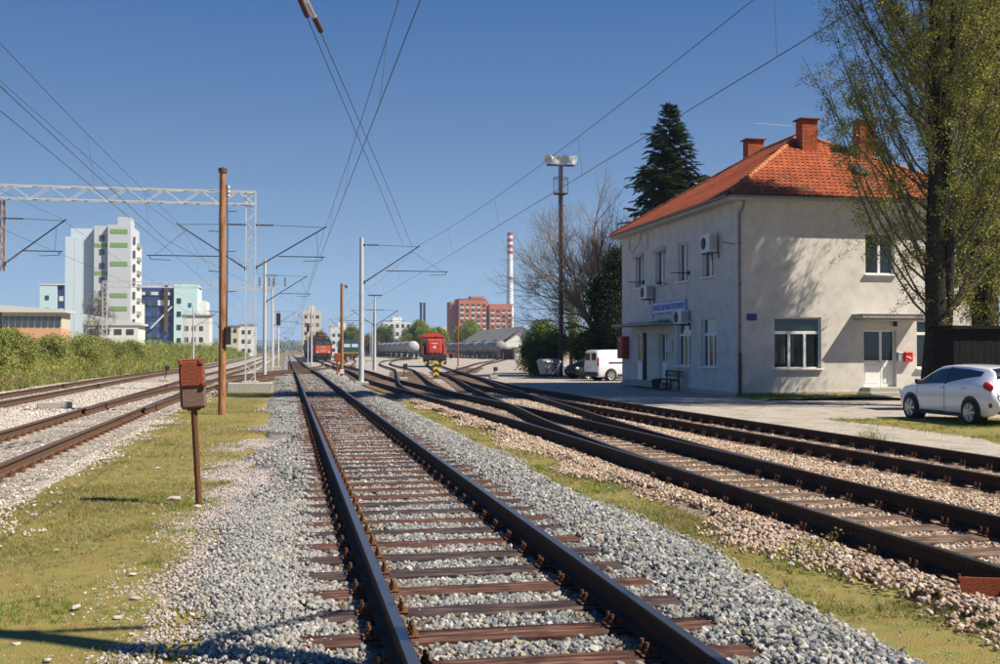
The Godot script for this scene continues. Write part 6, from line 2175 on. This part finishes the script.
func build_city() -> void:
	var u := Geo.new()
	u.bbox(Vector3.ZERO, Vector3.ONE, .04)
	MESH.unit = u.mesh()
	# pale tower block with green bands
	var o := thing("tower_block", "tall pale blue and white tower block with green bands", "building", Vector3(-39.5, 0, -240))
	block(o, "wall", M.tower_blue, -6.7, .3, 0, 25.8, -14, -2.3)
	block(o, "wall", M.tower_blue, -5.6, .3, 25.8, 27.6, -14, -2.4)
	block(o, "wall", M.tower_grey, -.65, 2.3, 0, 28.1, -13.9, -.9)
	block(o, "wall", M.tower_grey, 2.25, 6.85, 0, 28.3, -13.8, 0)
	block(o, "stair_tower", M.tower_grey, 4.2, 6.8, 28.3, 30.0, -6, -.1)
	block(o, "wall", M.white_wall, 6.85, 7.5, 0, 24.9, -13, -3.0)
	for y in [6.0, 10.5, 13.3, 20.0, 24.0, 26.9]:
		pane(o, 4.5, y, .0, 3.5, .95, M.tower_green, "green_band")
	for k in 8:
		var y := 4.2 + k * 2.95
		pane(o, .95, y + .6, -.9, 1.1, 1.25, M.far_glass)
		if k in [1, 2, 4, 6]: pane(o, .8, y + 2.0, -.92, 2.7, .8, M.tower_green, "green_band")
		pane(o, 7.2, y + .4, -2.95, .5, 1.6, M.far_glass)
		put(o, "balcony", MESH.unit, M.bin_grey, Transform3D(Basis.from_scale(Vector3(.6, .9, 5.0)), Vector3(7.6, y - .4, -7.0)))
	for x in [-4.8, -3.0, -1.4]: block(o, "joint", M.tower_grey, x - .04, x + .04, .5, 25.6, -2.3, -2.27)
	# blue office block
	o = thing("office_block", "dark blue office block with a pale turquoise end tower", "building", Vector3(-38.0, 0, -330))
	block(o, "wall", M.navy_wall, -5.8, 5.4, 0, 20.1, -16, -1.0)
	block(o, "end_tower", M.cyan_wall, 5.35, 12.0, 0, 21.1, -17, 0)
	block(o, "wall", M.white_wall, 12.0, 14.2, 0, 16.4, -20, -4.0)
	block(o, "parapet", M.white_wall, -5.8, 12.0, 20.1, 20.6, -15.8, -1.2)
	for k in 6:
		var y := 2.2 + k * 3.1
		block(o, "window_band", M.navy_mid, -5.4, 5.0, y, y + 1.5, -1.0, -.9)
		for j in 5:
			if (k + j) % 3 != 1: pane(o, -4.6 + j * 2.2, y + .75, -.86, 1.5, 1.2, M.far_glass)
	for j in 3: pane(o, -3.8 + j * 3.6, 18.3, -.85, 2.0, .9, M.white_wall, "white_panel")
	pane(o, 2.4, 15.6, -.84, 3.4, 1.6, M.white_wall, "white_panel")
	var sg := Geo.new()
	sg.bar(Vector3(-1.2, 8.0, -.4), Vector3(4.8, 14.5, -.4), .5)
	part(o, "outer_stair", sg, M.tower_grey)
	block(o, "duct", M.mast_brown, 2.6, 3.6, 7.0, 20.8, -.8, -.1)
	for k in 4: pane(o, 6.8, 4.5 + k * 3.9, .05, 1.2, 1.5, M.far_glass)
	for k in 3: pane(o, 9.9, 6.0 + k * 4.5, .05, .9, 1.2, M.navy_mid)
	o = thing("white_annex", "plain white low block in front of the dark blue office block", "building", Vector3(-42.2, 0, -322))
	block(o, "wall", M.white_wall, -1.4, 1.6, 0, 15.0, -6, 0)
	block(o, "roof", M.grey_roof, -1.5, 1.7, 15.0, 15.3, -6.1, .1)
	o = thing("long_shed", "low white shed with a pale flat roof behind the overgrown bank", "building", Vector3(-31.0, 0, -205))
	block(o, "wall", M.white_wall, -4.5, 4.5, 0, 6.2, -10, 0)
	var rr := Geo.new()
	rr.prism(PackedVector2Array([Vector2(-5, 6.2), Vector2(5, 6.2), Vector2(5, 6.6), Vector2(-5, 8.2)]), -10.4, Vector3(0, 0, .2))
	part(o, "roof", rr, M.white_metal)
	for j in 4: pane(o, -3.2 + j * 2.1, 5.0, .0, 1.3, 1.0, M.far_glass)
	# small turquoise house block left of the tower
	o = thing("turquoise_block", "small turquoise block with a dark blue corner left of the pale tower", "building", Vector3(-56.5, 0, -280))
	block(o, "wall", M.cyan_wall, -2.7, 1.3, 0, 17.6, -9, 0)
	block(o, "corner", M.navy_wall, 1.3, 3.0, 0, 17.3, -9, -.4)
	block(o, "roof", M.white_wall, -2.8, 3.1, 17.6, 17.9, -9.1, .1)
	for k in 4:
		pane(o, -1.0, 5.5 + k * 3.0, .02, .9, 1.1, M.far_glass)
		pane(o, 2.2, 5.3 + k * 3.0, -.38, 1.0, 1.2, M.white_wall, "white_panel")
	# orange and white workshop on the bank
	o = thing("workshop", "low workshop with orange lower walls and a row of grey windows on the bank", "building", Vector3(-29.3, .6, -131), .0)
	block(o, "wall", M.orange_wall, -2.4, 4.0, 0, 3.6, -5, 0)
	block(o, "upper_wall", M.cream_wall, -2.4, 4.0, 3.6, 5.4, -5, -.05)
	rr = Geo.new()
	rr.prism(PackedVector2Array([Vector2(-2.9, 5.4), Vector2(4.5, 5.4), Vector2(4.5, 5.75), Vector2(-2.9, 6.25)]), -5.6, Vector3(0, 0, .4))
	part(o, "roof", rr, M.white_metal)
	for j in 9: pane(o, -2.0 + j * .7, 4.35, -.03, .56, 1.2, M.far_glass)
	block(o, "wall", M.white_wall, -9.5, -2.4, 0, 3.6, -14, -.3)
	block(o, "roof", M.grey_roof, -9.8, -2.3, 3.6, 5.7, -14.3, -.2)
	for j in 4: pane(o, -8.4 + j * 1.6, 2.4, -.25, 1.1, 1.0, M.far_glass)
	# scattered white houses in the far left
	var hs := [[-24.0, 300.0, 7.0, 11.0, "white_wall", "white house block right of the turquoise office tower, with a flat roof"], [-17.0, 330.0, 6.0, 9.0, "cream_wall", "cream house block beside the white one near the lattice posts"], [-12.5, 360.0, 5.0, 10.0, "white_wall", "slim white block nearest the middle track in the far skyline"], [-30.0, 390.0, 8.0, 14.0, "tower_grey", "grey apartment block behind the white house blocks"]]
	for h in hs:
		o = thing("house_block", h[5], "building", P(h[0], 0, h[1]))
		block(o, "wall", M[h[4]], -h[2] * .5, h[2] * .5, 0, h[3], -8, 0)
		block(o, "roof", M.grey_roof, -h[2] * .5 - .2, h[2] * .5 + .2, h[3], h[3] + .4, -8.2, .2)
		for k in int(h[3] / 3.0):
			for j in int(h[2] / 1.9): pane(o, -h[2] * .5 + 1.1 + j * 1.9, 1.8 + k * 3.0, .0, 1.0, 1.3, M.far_glass)
	# red brick apartment block
	o = thing("apartment_block", "red brick apartment block with pale balcony panels beyond the warehouse", "building", Vector3(100.0, 0, -560))
	block(o, "wall", M.brick_wall, -15.5, -11.4, 0, 27.2, -16, -4)
	block(o, "wall", M.brick_wall, -11.5, 3.0, 0, 28.4, -16, 0)
	block(o, "wall", M.brick_wall, 3.0, 4.8, 0, 27.8, -16, -2.5)
	block(o, "wall", M.brick_wall, 4.8, 17.0, 0, 26.0, -16, .3)
	block(o, "roof_house", M.brick_wall, -4.5, 2.5, 28.4, 30.2, -12, -4)
	block(o, "roof", M.grey_roof, -11.6, 3.1, 28.4, 28.7, -16.1, .1)
	for k in 9:
		var y := 2.4 + k * 2.85
		for j in 5:
			pane(o, -9.9 + j * 2.95, y, .02, 1.7, 1.45, M.far_glass)
			if (j + k * 2) % 5 != 0: pane(o, -9.9 + j * 2.95, y - 1.0, .1, 2.0, .95, M.pale_panel, "balcony_panel")
		if y < 24.0:
			for j in 4:
				pane(o, 6.4 + j * 3.0, y, .32, 1.8, 1.4, M.far_glass)
				if (j + k) % 4 != 0: pane(o, 6.4 + j * 3.0, y - 1.0, .4, 2.1, .95, M.pale_panel, "balcony_panel")
		for j in 2: pane(o, -14.6 + j * 2.0, y, -3.98, 1.1, 1.3, M.far_glass)
	# striped stack
	o = thing("smoke_stack", "tall white smoke stack with red rings near its top", "chimney", Vector3(186.2, 0, -900))
	var g := Geo.new()
	g.lathe([Vector2(3.4, 0), Vector2(2.6, 60), Vector2(2.3, 101.5), Vector2(2.0, 101.5)], 20)
	part(o, "shaft", g, M.chimney_white)
	for k in 4:
		g = Geo.new()
		var y := 83.5 + k * 5.2
		var r := lerpf(2.6, 2.3, (y - 60) / 42.0)
		g.lathe([Vector2(r + .06, y), Vector2(r + .04, y + 2.6)], 20)
		part(o, "red_ring", g, M.chimney_red)
	for y in [63.0, 40.0]:
		g = Geo.new()
		g.lathe([Vector2(2.6, y), Vector2(3.3, y), Vector2(3.3, y + .9), Vector2(2.6, y + .9)], 20, Vector3.ZERO, Basis.IDENTITY, false)
		part(o, "gallery", g, M.zinc)
	for k in [[61.0, 610.0], [63.6, 612.0]]:
		o = thing("thin_stack", "thin dark steel stack above the red hood locomotive", "chimney", Vector3(k[0] + 29.5, 0, -k[1] - 130), 0.0, "pair of thin dark stacks")
		g = Geo.new()
		g.tube([Vector3.ZERO, Vector3(0, 34, 0)], .85, 10)
		part(o, "shaft", g, M.dark_metal)
		g = Geo.new()
		g.lathe([Vector2(1.0, 33.6), Vector2(1.0, 34.3), Vector2(0, 34.3)], 10)
		part(o, "cap", g, M.dark_metal)
	# warehouse and hut
	o = thing("warehouse", "long warehouse with a grey sloping roof and a white gable", "building", Vector3(56.5, 0, -262), .0)
	rr = Geo.new()
	rr.prism(PackedVector2Array([Vector2(-4.5, 0), Vector2(5.2, 0), Vector2(5.2, 3.6), Vector2(.8, 7.2), Vector2(-4.5, 3.0)]), -60.0, Vector3(0, 0, -.2))
	part(o, "wall", rr, M.white_wall)
	rr = Geo.new()
	rr.prism(PackedVector2Array([Vector2(-6.6, 2.4), Vector2(.8, 7.3), Vector2(5.8, 3.4), Vector2(5.8, 3.65), Vector2(.8, 7.6), Vector2(-6.6, 2.7)]), -62.0, Vector3(0, 0, .6))
	part(o, "roof", rr, M.roof_sheet)
	for k in 3: pane(o, 1.0 + k * 1.4, 2.2, -.18, 1.0, 1.0, M.far_glass)
	o = thing("hut", "small open fronted hut at the end of the tank wagon row", "hut", Vector3(46.4, -.3, -222))
	block(o, "wall", M.cream_wall, .6, 1.5, 0, 2.4, -3, 0)
	block(o, "wall", M.mast_brown, -2.0, .6, 0, 2.3, -3, -2.4)
	block(o, "post", M.mast_brown, -2.0, -1.8, 0, 2.4, -.3, 0)
	block(o, "roof", M.grey_roof, -2.6, 1.9, 2.4, 2.65, -3.4, .5)
	# distant blocks behind the yard
	var ds := [[9.3, 420.0, 7.0, 17.0, "cream_wall", "cream high rise with a small roof house behind the green locomotive"], [23.0, 470.0, 9.0, 12.0, "white_wall", "white block above the short wooden pole"], [43.0, 430.0, 11.0, 13.0, "white_wall", "white silo like block left of the yard trees"], [36.5, 400.0, 5.0, 9.0, "cream_wall", "low cream block beside the white silo like block"], [88.0, 620.0, 16.0, 13.0, "cream_wall", "low cream apartment block behind the yard trees"]]
	for h in ds:
		o = thing("far_block", h[5], "building", P(h[0], 0, h[1]))
		block(o, "wall", M[h[4]], -h[2] * .5, h[2] * .5, 0, h[3], -10, 0)
		block(o, "roof_house", M[h[4]], -h[2] * .15, h[2] * .2, h[3], h[3] + 2.2, -7, -2)
		for k in int(h[3] / 3.2):
			for j in int(h[2] / 2.2): pane(o, -h[2] * .5 + 1.3 + j * 2.2, 2.0 + k * 3.2, .0, 1.2, 1.4, M.far_glass)
	# hills on the horizon and a far off wood
	g = Geo.new()
	var px := -2600.0
	while px < 2600.0:
		var q := px + 60.0
		var h0 := 34.0 + noise.get_noise_2d(px * .12, 3.0) * 40.0
		var h1 := 34.0 + noise.get_noise_2d(q * .12, 3.0) * 40.0
		g.q(Vector3(px, -2, -3300), Vector3(q, -2, -3300), Vector3(q, h1, -3600), Vector3(px, h0, -3600), Vector3(0, 1, 3))
		g.q(Vector3(px, h0, -3600), Vector3(q, h1, -3600), Vector3(q, -2, -4000), Vector3(px, -2, -4000), Vector3(0, 1, -3))
		px = q
	setting("hills", g, M.hill, "low hazy hills on the horizon")
	var wd := Node3D.new()
	wd.name = "distant_wood"
	add_child(wd)
	tag(wd, "far off hazy belt of trees along the horizon", "wood", "", "stuff")
	var wp := []
	for i in 2600:
		var x := rng.randf_range(-260.0, 330.0)
		wp.append(Vector3(x, rng.randf() * (7.0 + noise.get_noise_2d(x * 3.0, 40.0) * 7.0), -rng.randf_range(640.0, 700.0)))
	crown(wd, "bigleaves", wp, [3.5, 6.0], [Color(.12, .13, .06), Color(.16, .15, .08), Color(.1, .12, .05), Color(.19, .19, .08)], "tree_mass")
	# black shed by the hatchback
	o = thing("black_shed", "black boarded shed behind the parked white hatchback", "shed", P(19.25, -.1, 28.6))
	block(o, "roof", M.shed_black, -.12, 7.4, 2.44, 2.54, -1.1, .15)
	block(o, "back_wall", M.shed_black, .02, 7.3, 0, 2.43, -1.0, -.9)
	block(o, "side_wall", M.shed_black, .02, .1, 0, 2.42, -.89, -.06)
	for k in 36:
		put(o, "board", MESH.unit, M.shed_black, Transform3D(Basis.from_scale(Vector3(.19, 2.4, .03)), Vector3(.1 + k * .2, 1.22, -.02 + (.006 if k % 2 else 0.0))))

# ---------------------------------------------------------------- scene
func _ready() -> void:
	rng.seed = 20240411
	noise.seed = 5
	noise.frequency = .012
	noise.fractal_octaves = 3
	# camera
	var cam := Camera3D.new()
	cam.name = "camera"
	add_child(cam)
	cam.position = Vector3(0, 1.72, 0)
	cam.rotation = Vector3(atan(18.0 / 1080.0), -deg_to_rad(11.16), 0)
	cam.fov = rad_to_deg(2.0 * atan(332.0 / 1080.0))
	cam.near = .05
	cam.far = 6000
	cam.current = true
	# sky, exposure, haze
	var we := WorldEnvironment.new()
	we.name = "world_environment"
	var env := Environment.new()
	var sky := Sky.new()
	var sm := ProceduralSkyMaterial.new()
	sm.sky_top_color = lin(.009, .063, .207)
	sm.sky_horizon_color = lin(.265, .39, .515)
	sm.sky_curve = .1
	sm.ground_bottom_color = lin(.14, .12, .09)
	sm.ground_horizon_color = lin(.265, .39, .515)
	sm.sun_angle_max = 1.0
	sky.sky_material = sm
	env.background_mode = Environment.BG_SKY
	env.sky = sky
	env.tonemap_mode = Environment.TONE_MAPPER_LINEAR
	env.tonemap_exposure = 1.68
	env.fog_enabled = true
	env.fog_density = .0002
	env.fog_light_color = Color(.72, .83, .97)
	env.sdfgi_enabled = true
	env.ssao_enabled = true
	env.ssil_enabled = true
	we.environment = env
	add_child(we)
	# sun: behind the camera on the right, 50 degrees up
	var sun := DirectionalLight3D.new()
	sun.name = "sun"
	var to := Vector3(.550, .766, .3326)
	sun.look_at_from_position(to * 100.0, Vector3.ZERO)
	sun.light_color = Color(1.0, .955, .88)
	sun.light_energy = 1.6
	sun.light_angular_distance = .5
	sun.shadow_enabled = true
	add_child(sun)
	make_materials()
	make_meshes()
	build_ground()
	build_tracks()
	build_station()
	build_city()
	build_line()
	build_vehicles()
	build_trains()
	build_plants()
